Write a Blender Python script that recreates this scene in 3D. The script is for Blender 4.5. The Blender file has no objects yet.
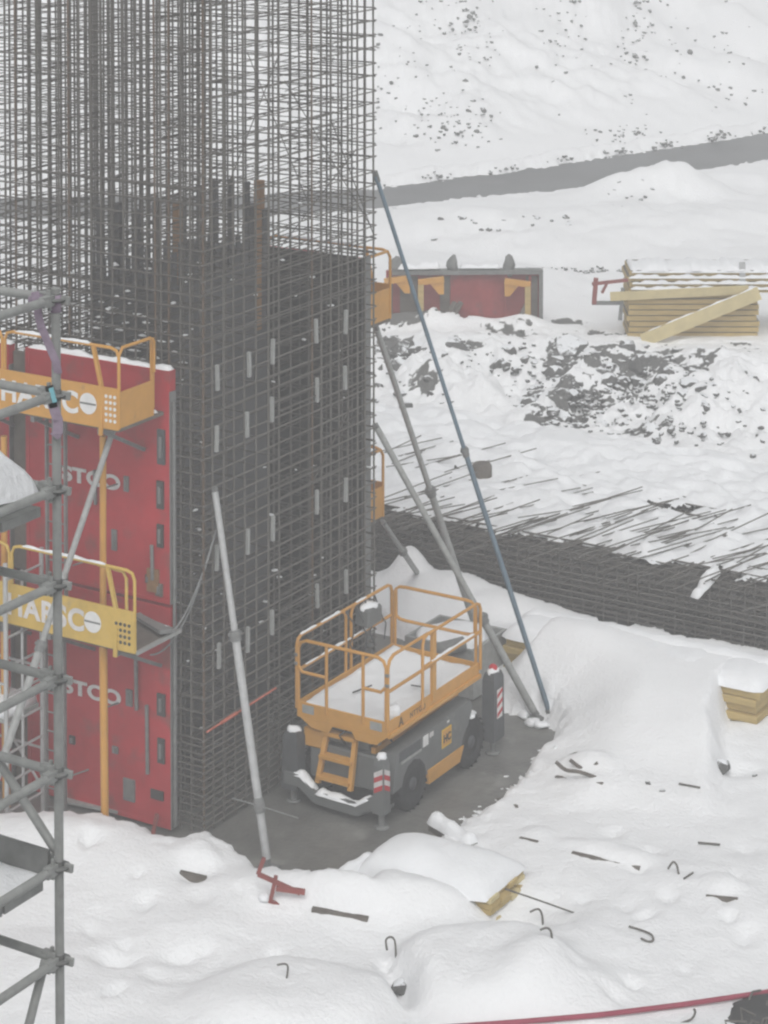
import bpy, math, random
import numpy as np
from mathutils import Vector, Matrix
random.seed(11)
rng = np.random.default_rng(7)

# ------------------------------------------------------------------ camera
# World axes follow the pier: origin = near corner of the rebar cage at slab level,
# +X along the red formwork, +Y along the open side of the cage (away), +Z up.  Metres.
F = 2407.0                      # focal length in pixels of the 768x1024 frame
CAM = Vector((19.78, -27.47, 15.5))
YAW = math.radians(31.4)        # view direction turned from +Y towards -X
PITCH = math.radians(2.5)
HOR = -250.0                    # pixel row of the horizon
PPY = HOR + F * math.tan(PITCH)  # row of the principal point (the picture is a crop)
FWD = Vector((-math.sin(YAW), math.cos(YAW), 0)); RIGHT = Vector((math.cos(YAW), math.sin(YAW), 0)); UPZ = Vector((0, 0, 1))
FW2 = FWD * math.cos(PITCH) - UPZ * math.sin(PITCH)
UP2 = FWD * math.sin(PITCH) + UPZ * math.cos(PITCH)
scene = bpy.context.scene
camd = bpy.data.cameras.new('camera'); cam = bpy.data.objects.new('camera', camd); scene.collection.objects.link(cam)
camd.sensor_fit = 'VERTICAL'; camd.sensor_height = 36.0; camd.lens = F / 1024 * 36.0
camd.shift_y = -(512 - PPY) / 1024
camd.clip_start = 0.1; camd.clip_end = 1000
cam.location = CAM
cam.rotation_euler = (math.pi / 2 - PITCH, 0, YAW)
scene.camera = cam

# ------------------------------------------------------------------ world, sun, exposure
SUN_EL, SUN_AZ = math.radians(52), math.radians(150)
w = bpy.data.worlds.new('World'); scene.world = w; w.use_nodes = True
nt = w.node_tree; nt.nodes.clear()
sky = nt.nodes.new('ShaderNodeTexSky'); sky.sky_type = 'NISHITA'; sky.sun_disc = False
sky.sun_elevation = SUN_EL; sky.sun_rotation = SUN_AZ; sky.dust_density = 6.0; sky.air_density = 1.0; sky.altitude = 300
hs = nt.nodes.new('ShaderNodeHueSaturation'); hs.inputs['Saturation'].default_value = 0.10
bg = nt.nodes.new('ShaderNodeBackground'); bg.inputs['Strength'].default_value = 0.128
wo = nt.nodes.new('ShaderNodeOutputWorld')
nt.links.new(sky.outputs[0], hs.inputs['Color']); nt.links.new(hs.outputs[0], bg.inputs['Color']); nt.links.new(bg.outputs[0], wo.inputs['Surface'])
sd = bpy.data.lights.new('sun', 'SUN'); sd.energy = 0.7; sd.angle = math.radians(40); sd.color = (1.0, 0.985, 0.96)
so = bpy.data.objects.new('sun', sd); scene.collection.objects.link(so)
# direction towards the sun: Nishita rotation is measured from +Y clockwise
sdir = Vector((math.sin(SUN_AZ) * math.cos(SUN_EL), math.cos(SUN_AZ) * math.cos(SUN_EL), math.sin(SUN_EL)))
so.rotation_euler = sdir.to_track_quat('Z', 'Y').to_euler()
so.location = (0, 0, 28)
vs = scene.view_settings; vs.view_transform = 'Standard'; vs.look = 'None'; vs.exposure = -0.02; vs.gamma = 1.0
cy = scene.cycles
cy.use_denoising = True; cy.max_bounces = 8; cy.diffuse_bounces = 3; cy.glossy_bounces = 2; cy.volume_bounces = 3
cy.transparent_max_bounces = 4; cy.sample_clamp_indirect = 4.0
HAZE_DENSITY = 0.0052
cy.filter_width = 2.3

# ------------------------------------------------------------------ pixel helpers
def ray(px, py):
    return FW2 + RIGHT * ((px - 384) / F) - UP2 * ((py - PPY) / F)
def at_z(px, py, z):
    d = ray(px, py); return CAM + d * ((z - CAM.z) / d.z)
def at_y(px, py, y):
    d = ray(px, py); return CAM + d * ((y - CAM.y) / d.y)
def at_x(px, py, x):
    d = ray(px, py); return CAM + d * ((x - CAM.x) / d.x)
def at_d(px, py, dist):                       # level depth along the view
    d = ray(px, py); return CAM + d * (dist / d.dot(FWD))
def to_cam(p):
    v = Vector(p) - CAM; return v.dot(RIGHT), v.dot(FWD)

# ------------------------------------------------------------------ materials
def mat(name, col, rough=0.7, metal=0.0, var=0.25, scale=6.0, bump=0.0, bscale=30.0, col2=None, snow=0.0, spec=0.3, stretch=None, dirt=None):
    m = bpy.data.materials.new(name); m.use_nodes = True
    t = m.node_tree; b = t.nodes['Principled BSDF']
    b.inputs['Roughness'].default_value = rough; b.inputs['Metallic'].default_value = metal
    b.inputs['Specular IOR Level'].default_value = spec
    tc = t.nodes.new('ShaderNodeTexCoord'); src = tc.outputs['Object']
    if stretch:
        mp = t.nodes.new('ShaderNodeMapping'); mp.inputs['Scale'].default_value = stretch
        t.links.new(src, mp.inputs['Vector']); src = mp.outputs[0]
    n = t.nodes.new('ShaderNodeTexNoise'); n.inputs['Scale'].default_value = scale; n.inputs['Detail'].default_value = 6; n.inputs['Roughness'].default_value = 0.62
    t.links.new(src, n.inputs['Vector'])
    r = t.nodes.new('ShaderNodeValToRGB'); r.color_ramp.elements[0].position = 0.32; r.color_ramp.elements[1].position = 0.68
    c2 = col2 or tuple(c * (1 - var) for c in col)
    r.color_ramp.elements[0].color = (*c2, 1); r.color_ramp.elements[1].color = (*col, 1)
    t.links.new(n.outputs['Fac'], r.inputs['Fac']); out = r.outputs['Color']
    if dirt:
        n3 = t.nodes.new('ShaderNodeTexNoise'); n3.inputs['Scale'].default_value = dirt[1]; n3.inputs['Detail'].default_value = 8
        t.links.new(tc.outputs['Object'], n3.inputs['Vector'])
        r3 = t.nodes.new('ShaderNodeValToRGB'); r3.color_ramp.elements[0].position = dirt[2]; r3.color_ramp.elements[1].position = dirt[2] + 0.16
        r3.color_ramp.elements[0].color = (0, 0, 0, 1); r3.color_ramp.elements[1].color = (1, 1, 1, 1)
        t.links.new(n3.outputs['Fac'], r3.inputs['Fac'])
        mx = t.nodes.new('ShaderNodeMixRGB'); mx.inputs['Color2'].default_value = (*dirt[0], 1)
        t.links.new(r3.outputs['Color'], mx.inputs['Fac']); t.links.new(out, mx.inputs['Color1']); out = mx.outputs[0]
    if snow > 0:                               # snow lying on faces that look up
        g = t.nodes.new('ShaderNodeNewGeometry'); sx = t.nodes.new('ShaderNodeSeparateXYZ'); t.links.new(g.outputs['Normal'], sx.inputs[0])
        n2 = t.nodes.new('ShaderNodeTexNoise'); n2.inputs['Scale'].default_value = 5.0; n2.inputs['Detail'].default_value = 5
        t.links.new(g.outputs['Position'], n2.inputs['Vector'])
        a = t.nodes.new('ShaderNodeMath'); a.operation = 'MULTIPLY_ADD'; a.inputs[1].default_value = 0.9; a.inputs[2].default_value = -0.45
        t.links.new(n2.outputs['Fac'], a.inputs[0])
        s = t.nodes.new('ShaderNodeMath'); s.operation = 'ADD'; t.links.new(sx.outputs['Z'], s.inputs[0]); t.links.new(a.outputs[0], s.inputs[1])
        mr = t.nodes.new('ShaderNodeMapRange'); mr.inputs['From Min'].default_value = 1 - snow; mr.inputs['From Max'].default_value = 1 - snow + 0.12
        t.links.new(s.outputs[0], mr.inputs['Value'])
        mx = t.nodes.new('ShaderNodeMixRGB'); mx.inputs['Color2'].default_value = (0.8, 0.82, 0.84, 1)
        t.links.new(mr.outputs[0], mx.inputs['Fac']); t.links.new(out, mx.inputs['Color1']); out = mx.outputs[0]
    t.links.new(out, b.inputs['Base Color'])
    if bump > 0:
        nb = t.nodes.new('ShaderNodeTexNoise'); nb.inputs['Scale'].default_value = bscale; nb.inputs['Detail'].default_value = 5
        t.links.new(src, nb.inputs['Vector'])
        bp = t.nodes.new('ShaderNodeBump'); bp.inputs['Strength'].default_value = bump; bp.inputs['Distance'].default_value = 0.05
        t.links.new(nb.outputs['Fac'], bp.inputs['Height']); t.links.new(bp.outputs['Normal'], b.inputs['Normal'])
    return m

M = {}
M['snow'] = mat('snow', (0.85, 0.86, 0.87), 0.7, 0, 0.035, 1.3, 0.5, 16.0, spec=0.15)
M['snow_fine'] = mat('snow_fine', (0.84, 0.855, 0.87), 0.65, 0, 0.04, 4, 0.35, 25.0)
M['concrete'] = mat('wet_concrete', (0.185, 0.182, 0.17), 0.38, 0, 0.42, 1.3, 0.2, 14, dirt=((0.3, 0.295, 0.28), 1.2, 0.6))
M['soil'] = mat('dark_soil', (0.055, 0.055, 0.055), 0.9, 0, 0.4, 2, 0.6, 8)
M['road'] = mat('wet_road', (0.17, 0.175, 0.18), 0.55, 0, 0.3, 0.25, 0.2, 4, stretch=(1, 1, 1), dirt=((0.2, 0.2, 0.205), 0.35, 0.62))
M['rebar'] = mat('rebar_steel', (0.15, 0.14, 0.125), 0.7, 0.1, 0.4, 9)
M['rebar_light'] = mat('fresh_rebar', (0.17, 0.16, 0.142), 0.65, 0.1, 0.3, 9)
M['rebar_dark'] = mat('darker_rebar', (0.10, 0.092, 0.08), 0.75, 0.1, 0.35, 9)  # same steel toned darker for the inner ties, setting off the outer grid
M['rebar_rust'] = mat('rusty_rebar', (0.17, 0.12, 0.085), 0.85, 0.0, 0.4, 9)
M['red'] = mat('red_panel_paint', (0.48, 0.032, 0.042), 0.6, 0, 0.25, 1.6, 0.05, 20, dirt=((0.26, 0.06, 0.055), 2.2, 0.56))
M['red_faded'] = mat('faded_red_paint', (0.33, 0.05, 0.05), 0.7, 0, 0.3, 2.5, dirt=((0.12, 0.07, 0.065), 2.0, 0.55))
M['orange'] = mat('orange_paint', (0.60, 0.305, 0.06), 0.5, 0, 0.15, 4, dirt=((0.36, 0.18, 0.06), 5, 0.66))
M['orange_rail'] = mat('orange_rail_paint', (0.57, 0.285, 0.06), 0.5, 0, 0.15, 4, snow=0.0)
M['yellow'] = mat('yellow_paint', (0.72, 0.44, 0.03), 0.55, 0, 0.15, 4, dirt=((0.4, 0.27, 0.07), 4, 0.64))
M['yellow_faded'] = mat('faded_yellow_paint', (0.62, 0.42, 0.09), 0.6, 0, 0.2, 4, dirt=((0.4, 0.29, 0.12), 4, 0.58))
M['galv'] = mat('galvanised_steel', (0.36, 0.37, 0.36), 0.55, 0.1, 0.25, 10, dirt=((0.24, 0.24, 0.23), 8, 0.6))
M['galv_dark'] = mat('weathered_steel', (0.22, 0.225, 0.22), 0.6, 0.1, 0.3, 8)
M['galv_light'] = mat('bright_aluminium', (0.5, 0.51, 0.51), 0.5, 0.3, 0.2, 8)
M['blue_steel'] = mat('bluish_tube', (0.16, 0.23, 0.29), 0.5, 0.3, 0.3, 3)
M['ply_dark'] = mat('film_faced_plywood', (0.06, 0.056, 0.055), 0.5, 0, 0.4, 1.5, dirt=((0.1, 0.09, 0.085), 1.0, 0.62))
M['ply_grey'] = mat('hazed_plywood', (0.10, 0.10, 0.105), 0.6, 0, 0.35, 1.5, dirt=((0.15, 0.145, 0.14), 1.0, 0.6))  # core plywood lightened in colour to imitate haze over it
M['ply_edge'] = mat('plywood_edge', (0.3, 0.17, 0.08), 0.8, 0, 0.3, 8)
M['timber'] = mat('yellow_timber', (0.50, 0.37, 0.15), 0.75, 0, 0.25, 3, stretch=(1, 1, 6))
M['timber_pale'] = mat('pale_timber', (0.62, 0.52, 0.28), 0.75, 0, 0.2, 3)
M['timber_grey'] = mat('weathered_board', (0.16, 0.14, 0.12), 0.85, 0, 0.4, 4)
M['lift_grey'] = mat('grey_machine_paint', (0.145, 0.152, 0.15), 0.45, 0, 0.2, 3, dirt=((0.19, 0.19, 0.185), 4, 0.62))
M['lift_dark'] = mat('dark_machine_plastic', (0.085, 0.09, 0.095), 0.5, 0, 0.3, 5)
M['tyre'] = mat('tyre_rubber', (0.028, 0.029, 0.031), 0.85, 0, 0.3, 8, 0.3, 30)
M['rock'] = mat('dark_rock', (0.15, 0.15, 0.145), 0.9, 0, 0.5, 3.5, 0.6, 6, snow=0.42)
M['rock_bare'] = mat('bare_rock', (0.15, 0.15, 0.145), 0.9, 0, 0.5, 3.5, 0.6, 6, snow=0.28)
M['white'] = mat('white_print', (0.75, 0.75, 0.74), 0.6, 0, 0.12, 6)
M['white_soft'] = mat('worn_white_print', (0.7, 0.68, 0.67), 0.7, 0, 0.25, 9)
M['black'] = mat('black_print', (0.03, 0.03, 0.03), 0.6, 0, 0.1, 6)
M['red_sign'] = mat('red_reflective', (0.5, 0.03, 0.04), 0.5, 0, 0.1, 6)
M['purple'] = mat('purple_strap', (0.38, 0.31, 0.39), 0.85, 0, 0.25, 20)
M['cyan'] = mat('turquoise_buckle', (0.25, 0.55, 0.62), 0.45, 0, 0.15, 6)
M['spacer'] = mat('fibre_cement_spacer', (0.36, 0.37, 0.36), 0.8, 0, 0.2, 10)
M['redpaint'] = mat('marking_paint', (0.6, 0.16, 0.1), 0.7, 0, 0.3, 12)
M['hose'] = mat('red_hose_rubber', (0.33, 0.05, 0.085), 0.6, 0, 0.2, 4)
M['cable'] = mat('grey_cable', (0.25, 0.26, 0.26), 0.7, 0, 0.2, 8)
M['bracket'] = mat('red_oxide_steel', (0.28, 0.07, 0.06), 0.7, 0, 0.3, 5)

# ------------------------------------------------------------------ mesh builder
COL = scene.collection
ORG = {}
def tag(o, label=None, cat=None, group=None, kind=None):
    if label: o['label'] = label
    if cat: o['category'] = cat
    if group: o['group'] = group
    if kind: o['kind'] = kind
    return o
def thing(name, loc, label, cat, group=None):
    o = bpy.data.objects.new(name, None); COL.objects.link(o); o.location = loc; o.empty_display_size = 0.2
    ORG[o.name] = Vector(loc); return tag(o, label, cat, group)

class MB:
    def __init__(s): s.v = []; s.f = []; s.sm = []
    def add(s, vs, fs, smooth=False):
        k = len(s.v); s.v += [tuple(v) for v in vs]
        s.f += [tuple(i + k for i in f) for f in fs]; s.sm += [smooth] * len(fs); return s
    def box(s, a, b):
        x0, y0, z0 = a; x1, y1, z1 = b
        return s.add([(x0,y0,z0),(x1,y0,z0),(x1,y1,z0),(x0,y1,z0),(x0,y0,z1),(x1,y0,z1),(x1,y1,z1),(x0,y1,z1)],
                     [(0,3,2,1),(4,5,6,7),(0,1,5,4),(1,2,6,5),(2,3,7,6),(3,0,4,7)])
    def cbox(s, a, b, c=0.01):                 # box with chamfered vertical and horizontal edges
        a = Vector(a); b = Vector(b); m = (a + b) / 2; h = (b - a) / 2; c = min(c, min(h) * 0.45)
        vs = []
        for sx in (-1, 1):
            for sy in (-1, 1):
                for sz in (-1, 1):
                    vs += [m + Vector((sx * h.x, sy * (h.y - c), sz * (h.z - c))), m + Vector((sx * (h.x - c), sy * h.y, sz * (h.z - c))), m + Vector((sx * (h.x - c), sy * (h.y - c), sz * h.z))]
        return s.hull(vs)
    def hull(s, pts, smooth=False):
        import bmesh
        bm = bmesh.new()
        for p in pts: bm.verts.new(p)
        r = bmesh.ops.convex_hull(bm, input=bm.verts[:])
        bm.verts.index_update(); keep = [v for v in bm.verts if v.link_faces]
        idx = {v: i for i, v in enumerate(keep)}
        vs = [v.co.copy() for v in keep]; fs = [tuple(idx[v] for v in f.verts) for f in bm.faces]
        bm.free(); return s.add(vs, fs, smooth)
    def beam(s, p0, p1, wd, ht, up=(0, 0, 1)):
        p0 = Vector(p0); p1 = Vector(p1); d = (p1 - p0).normalized(); up = Vector(up)
        sd_ = d.cross(up)
        if sd_.length < 1e-4: sd_ = d.cross(Vector((0, 1, 0)))
        sd_.normalize(); u = sd_.cross(d).normalized()
        vs = []
        for p in (p0, p1):
            for a, b in ((-1,-1),(1,-1),(1,1),(-1,1)): vs.append(p + sd_ * (a * wd / 2) + u * (b * ht / 2))
        return s.add(vs, [(0,1,2,3),(7,6,5,4),(0,4,5,1),(1,5,6,2),(2,6,7,3),(3,7,4,0)])
    def tube(s, p0, p1, r, n=8, r1=None):
        return s.poly([p0, p1], r, n, r1)
    def poly(s, pts, r, n=8, r1=None):
        pts = [Vector(p) for p in pts]; k = len(pts); vs = []; prev = None
        for i, p in enumerate(pts):
            d = (pts[min(i + 1, k - 1)] - pts[max(i - 1, 0)]).normalized()
            if prev is None:
                a = d.orthogonal().normalized()
            else:
                a = (prev - d * prev.dot(d)).normalized()
            prev = a; b = d.cross(a)
            rr = r if r1 is None else r + (r1 - r) * i / (k - 1)
            for j in range(n):
                t = 2 * math.pi * j / n; vs.append(p + (a * math.cos(t) + b * math.sin(t)) * rr)
        fs = []
        for i in range(k - 1):
            for j in range(n):
                fs.append((i*n+j, i*n+(j+1) % n, (i+1)*n+(j+1) % n, (i+1)*n+j))
        s.add(vs, fs, True)
        return s.add(vs[:n] + vs[-n:], [tuple(reversed(range(n))), tuple(range(n, 2*n))])
    def lathe(s, c, axis, prof, n=20):         # prof: (offset along axis, radius)
        c = Vector(c); ax = Vector(axis).normalized(); a = ax.orthogonal().normalized(); b = ax.cross(a); vs = []
        for o, r in prof:
            for j in range(n):
                t = 2 * math.pi * j / n; vs.append(c + ax * o + (a * math.cos(t) + b * math.sin(t)) * r)
        fs = [(i*n+j, i*n+(j+1) % n, (i+1)*n+(j+1) % n, (i+1)*n+j) for i in range(len(prof)-1) for j in range(n)]
        s.add(vs, fs, True)
        return s.add(vs[:n] + vs[-n:], [tuple(reversed(range(n))), tuple(range(n, 2*n))])
    def prism(s, poly, ext):                   # poly: list of 3-D points in a plane, ext: extrusion vector
        e = Vector(ext); n = len(poly); vs = [Vector(p) for p in poly] + [Vector(p) + e for p in poly]
        return s.add(vs, [tuple(range(n)), tuple(reversed(range(n, 2*n)))] + [(i, i+n, (i+1) % n + n, (i+1) % n) for i in range(n)])
    def blob(s, c, r, seed=0, rough=0.25, n=2):
        import bmesh
        bm = bmesh.new(); bmesh.ops.create_icosphere(bm, subdivisions=n, radius=1)
        rd = random.Random(seed); ph = [rd.uniform(0, 6.28) for _ in range(9)]
        vs = []
        for v in bm.verts:
            q = v.co; k = 1 + rough * (math.sin(q.x*3.1+ph[0]) * math.sin(q.y*2.7+ph[1]) + 0.6*math.sin(q.z*4.3+ph[2]+q.x*2) + 0.4*math.sin(q.y*6+ph[3]+q.z*3))
            vs.append(Vector(c) + Vector((q.x*r[0]*k, q.y*r[1]*k, q.z*r[2]*k)))
        fs = [tuple(v.index for v in f.verts) for f in bm.faces]; bm.free()
        return s.add(vs, fs, True)
    def mesh(s, name, org=(0, 0, 0), m=None):
        o = Vector(org); me = bpy.data.meshes.new(name)
        me.from_pydata([(v[0]-o.x, v[1]-o.y, v[2]-o.z) for v in s.v], [], s.f)
        me.polygons.foreach_set('use_smooth', s.sm)
        if m: me.materials.append(m)
        me.update(); return me
    def build(s, name, m, parent=None, loc=None, **k):
        m = M[m] if isinstance(m, str) else m
        if parent is not None: org = ORG[parent.name]
        else: org = Vector(loc) if loc is not None else Vector((sum(v[0] for v in s.v)/len(s.v), sum(v[1] for v in s.v)/len(s.v), min(v[2] for v in s.v)))
        import bmesh
        me = s.mesh(name, org, m)
        bm = bmesh.new(); bm.from_mesh(me); bmesh.ops.recalc_face_normals(bm, faces=bm.faces[:]); bm.to_mesh(me); bm.free()
        ob = bpy.data.objects.new(name, me); COL.objects.link(ob)
        if parent is not None: ob.parent = parent
        else: ob.location = org
        ORG[ob.name] = org
        return tag(ob, **k)

UNIT = {}
def unit_bar(n=6):
    if n not in UNIT:
        me = MB().tube((0,0,0), (0,0,1), 1.0, n).mesh('bar_%d' % n); UNIT[n] = me
    return UNIT[n]
def bar(name, parent, p0, p1, r, m, n=6):       # shared-mesh bar as a part
    me = unit_bar(n); key = (n, m)
    if key not in UNIT:
        UNIT[key] = me.copy(); UNIT[key].materials.append(M[m])
    o = bpy.data.objects.new(name, UNIT[key]); COL.objects.link(o); o.parent = parent
    p0 = Vector(p0); p1 = Vector(p1); d = p1 - p0
    o.location = p0 - ORG[parent.name]; o.scale = (r, r, d.length)
    o.rotation_mode = 'QUATERNION'; o.rotation_quaternion = d.to_track_quat('Z', 'Y')
    return o
def text(body, parent, loc, xdir, zdir, size, m, spacing=1.0, name='lettering', depth=0.002, bold=0.0, xs=1.0):
    cu = bpy.data.curves.new(name, 'FONT'); cu.body = body; cu.size = size; cu.extrude = depth; cu.offset = bold
    cu.space_character = spacing; cu.align_x = 'LEFT'; cu.materials.append(M[m])
    o = bpy.data.objects.new(name, cu); COL.objects.link(o); o.parent = parent
    x = Vector(xdir).normalized(); z = Vector(zdir).normalized(); n = x.cross(z)
    o.parent = None
    me = bpy.data.meshes.new_from_object(o.evaluated_get(bpy.context.evaluated_depsgraph_get())); COL.objects.unlink(o); bpy.data.objects.remove(o)
    o = bpy.data.objects.new(name, me); COL.objects.link(o); o.parent = parent
    o.matrix_local = Matrix.Translation(Vector(loc) - ORG[parent.name]) @ Matrix((x*xs, z, n)).transposed().to_4x4()
    return o

# ------------------------------------------------------------------ noise
def vnoise(x, y, seed=0):
    xi = np.floor(x).astype(np.int64); yi = np.floor(y).astype(np.int64); fx = x - xi; fy = y - yi
    fx = fx*fx*(3-2*fx); fy = fy*fy*(3-2*fy)
    def h(a, b):
        n = (a * 374761393 + b * 668265263 + seed * 974711) & 0x7fffffff
        n = ((n ^ (n >> 13)) * 1274126177) & 0x7fffffff
        return ((n ^ (n >> 16)) & 0xffff) / 65535.0
    return (h(xi, yi)*(1-fx) + h(xi+1, yi)*fx)*(1-fy) + (h(xi, yi+1)*(1-fx) + h(xi+1, yi+1)*fx)*fy
def fbm(x, y, seed=0, oct=4):
    s = np.zeros_like(x); a = 0.5
    for i in range(oct):
        s += a * (vnoise(x * 2**i, y * 2**i, seed + i) - 0.5); a *= 0.5
    return s
def sstep(a, b, x):
    t = np.clip((x - a) / (b - a), 0, 1); return t*t*(3-2*t)

# ------------------------------------------------------------------ terrain
BENCH = 2.0
bank_px = [(-60, 803), (0, 806), (60, 812), (110, 819), (150, 829), (172, 838), (192, 832), (215, 833), (240, 845), (266, 858), (300, 872), (335, 884), (372, 880)]
edge_px = [(392, 868), (412, 858), (432, 846), (446, 832), (468, 818), (486, 802), (508, 788), (524, 772), (540, 752), (553, 736), (557, 724), (549, 712)]
back_px = [(535, 716), (497, 713), (478, 690), (440, 662), (380, 628)]
slab_poly = [at_z(x, y, 0.42) for x, y in bank_px] + [at_z(x, y, 0.18) for x, y in edge_px] + [at_z(x, y, 0.0) for x, y in back_px]
slab_poly = [(p.x, p.y) for p in slab_poly] + [(-3, 8.2), (-14, 8.0), (-14, -1.0)]
def poly_sd(x, y, poly):
    d = np.full(x.shape, 1e9); inside = np.zeros(x.shape, bool); n = len(poly)
    for i in range(n):
        ax, ay = poly[i]; bx, by = poly[(i+1) % n]
        ex, ey = bx-ax, by-ay; wx, wy = x-ax, y-ay
        t = np.clip((wx*ex + wy*ey) / (ex*ex+ey*ey), 0, 1)
        d = np.minimum(d, (wx-ex*t)**2 + (wy-ey*t)**2)
        c = ((ay > y) != (by > y)) & (x < (bx-ax)*(y-ay)/((by-ay) if by != ay else 1e-9) + ax)
        inside ^= c
    d = np.sqrt(d); return np.where(inside, -d, d)
FOOT_Y0, FOOT_Y1, FOOT_H = 10.4, 15.2, 1.25
road_lo_px = [(-700, 212), (-300, 216), (0, 216), (200, 214), (380, 208), (430, 200), (500, 192), (560, 188), (600, 184), (660, 175), (700, 167), (768, 157), (950, 120), (1300, 60)]
road_hi_px = [(-700, 196), (-300, 198), (0, 197), (200, 195), (380, 188), (430, 181), (500, 173), (560, 164), (600, 158), (660, 149), (700, 143), (768, 133), (950, 98), (1300, 42)]
rlo = sorted(to_cam(at_z(x, y, BENCH)) for x, y in road_lo_px); rhi = sorted(to_cam(at_z(x, y, BENCH)) for x, y in road_hi_px)
def road_lo(X): return np.interp(X, [a for a, b in rlo], [b for a, b in rlo])
def road_hi(X): return np.interp(X, [a for a, b in rhi], [b for a, b in rhi])
# bumps: pixel of the bump's centre, level it lies on, half widths across and along the view, rotation, height
bumps = []
def bump(px, py, rx, rz, h, z=0.3, rot=0.0, sharp=2.0):
    X, Z = to_cam(at_z(px, py, z)); bumps.append((X, Z, rx, rz, h, rot, sharp))
bump(110, 850, 1.1, 0.9, 0.16); bump(214, 850, 0.6, 0.45, 0.10); bump(40, 845, 0.8, 0.7, 0.14)
bump(160, 900, 1.6, 0.8, 0.10); bump(195, 884, 0.22, 0.18, -0.16); bump(115, 958, 0.25, 0.18, -0.18); bump(182, 956, 0.22, 0.13, -0.10)
bump(300, 893, 0.7, 0.5, 0.16); bump(350, 905, 0.9, 0.45, 0.22, rot=-0.3); bump(420, 900, 0.8, 0.4, 0.14)
bump(478, 978, 1.15, 1.1, 0.42, sharp=6); bump(292, 1005, 1.25, 0.95, 0.33, sharp=6); bump(200, 930, .8, .5, .12); bump(560, 1000, .7, .7, .2, sharp=4)
rp = random.Random(4)
for _k in range(34):
    t_ = rp.random(); bump(rp.choice((60 + 330*t_, 560 + 200*t_)), rp.uniform(900, 1010) if rp.random() < .6 else rp.uniform(760, 900) + 60, rp.uniform(.07, .13), rp.uniform(.1, .2), rp.uniform(-.1, -.04), rot=rp.uniform(-1, 1), sharp=3)
bump(560, 960, 0.8, 0.7, 0.12)
bump(518, 908, 0.55, 0.4, -0.34); bump(392, 888, 0.5, 0.4, 0.22); bump(440, 905, .7, .3, .16); bump(402, 985, 0.17, 0.55, -0.55, rot=0.25)
bump(655, 950, 1.5, 1.2, 0.08); bump(700, 880, 1.4, 1.0, 0.10); bump(600, 900, 1.0, 0.6, -0.06)
bump(600, 790, 0.6, 0.5, 0.12); bump(585, 770, 0.55, 0.35, 0.10); bump(670, 800, 0.9, 0.5, 0.06); bump(735, 768, 0.3, 0.2, -0.12)
bump(455, 590, 1.0, 0.7, 0.35); bump(410, 577, 0.35, 0.35, 0.55); bump(490, 610, 1.0, 0.6, 0.25); bump(470, 640, 1.1, 0.6, 0.3)
bump(568, 682, 0.8, 0.7, 0.2); bump(70, 990, 1.0, 0.8, 0.12); bump(30, 950, 0.8, 0.6, 0.1)
SNOW_GAPS = [([(572, 853), (640, 868)], .2, .13, 'long dark strip for the shaded snow gap in the middle of the right snow field', .12), ([(312, 909), (368, 919)], .24, .16, 'dark strip for the gap under snow right of the red bracket', .16),  # dark boards added to stand for the shadowy gaps under the snow
          ([(556, 777), (603, 784)], .16, .12, 'dark strip for the snow gap at the bottom of the tangled debris', .1), ([(180, 872), (206, 878)], .2, .13, 'dark strip for the shade in the hollow of the left bank', .1),
          ([(706, 896), (738, 899)], .12, .1, 'thin dark strip for the snow gap near the right of the front snow', .08), ([(520, 838), (538, 842)], .14, .1, 'short dark strip for the snow gap left of the long dark strip', .07)]
for (pp_, wd_, ht_, lb_, bh_) in SNOW_GAPS:
    (xa_, za_), (xb_, zb2_) = [to_cam(at_z(q_[0], q_[1], .3)) for q_ in pp_]
    L_ = math.hypot(xb_-xa_, zb2_-za_); rt_ = math.atan2(zb2_-za_, xb_-xa_)
    bumps.append(((xa_+xb_)/2 - math.sin(rt_)*.22, (za_+zb2_)/2 + math.cos(rt_)*.22, L_*.62 + .05, .24, bh_, rt_, 4.0))
SOIL = [(573, 347, .55, .6, 1.0), (562, 380, .5, .8, 1.35), (568, 405, .45, .8, 1.35), (560, 435, .42, .8, 1.35), (548, 470, .4, 1.0, 1.3), (403, 352, .7, .8, 1.25), (396, 372, .5, .6, 1.1), (456, 350, .8, .6, 1.0), (505, 362, .8, .7, 1.0), (532, 400, .4, .6, .8), (630, 385, 1.5, 1.2, .98), (600, 360, .8, .5, .9), (645, 360, .8, .5, .85), (590, 400, .7, .6, .8), (690, 390, .8, .8, .85), (740, 375, .7, .6, .85), (590, 450, .8, .8, .85), (540, 420, .5, .8, .9), (470, 375, .5, .6, .8), (425, 395, .5, .6, .8), (640, 420, .9, .7, .62)]
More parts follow.
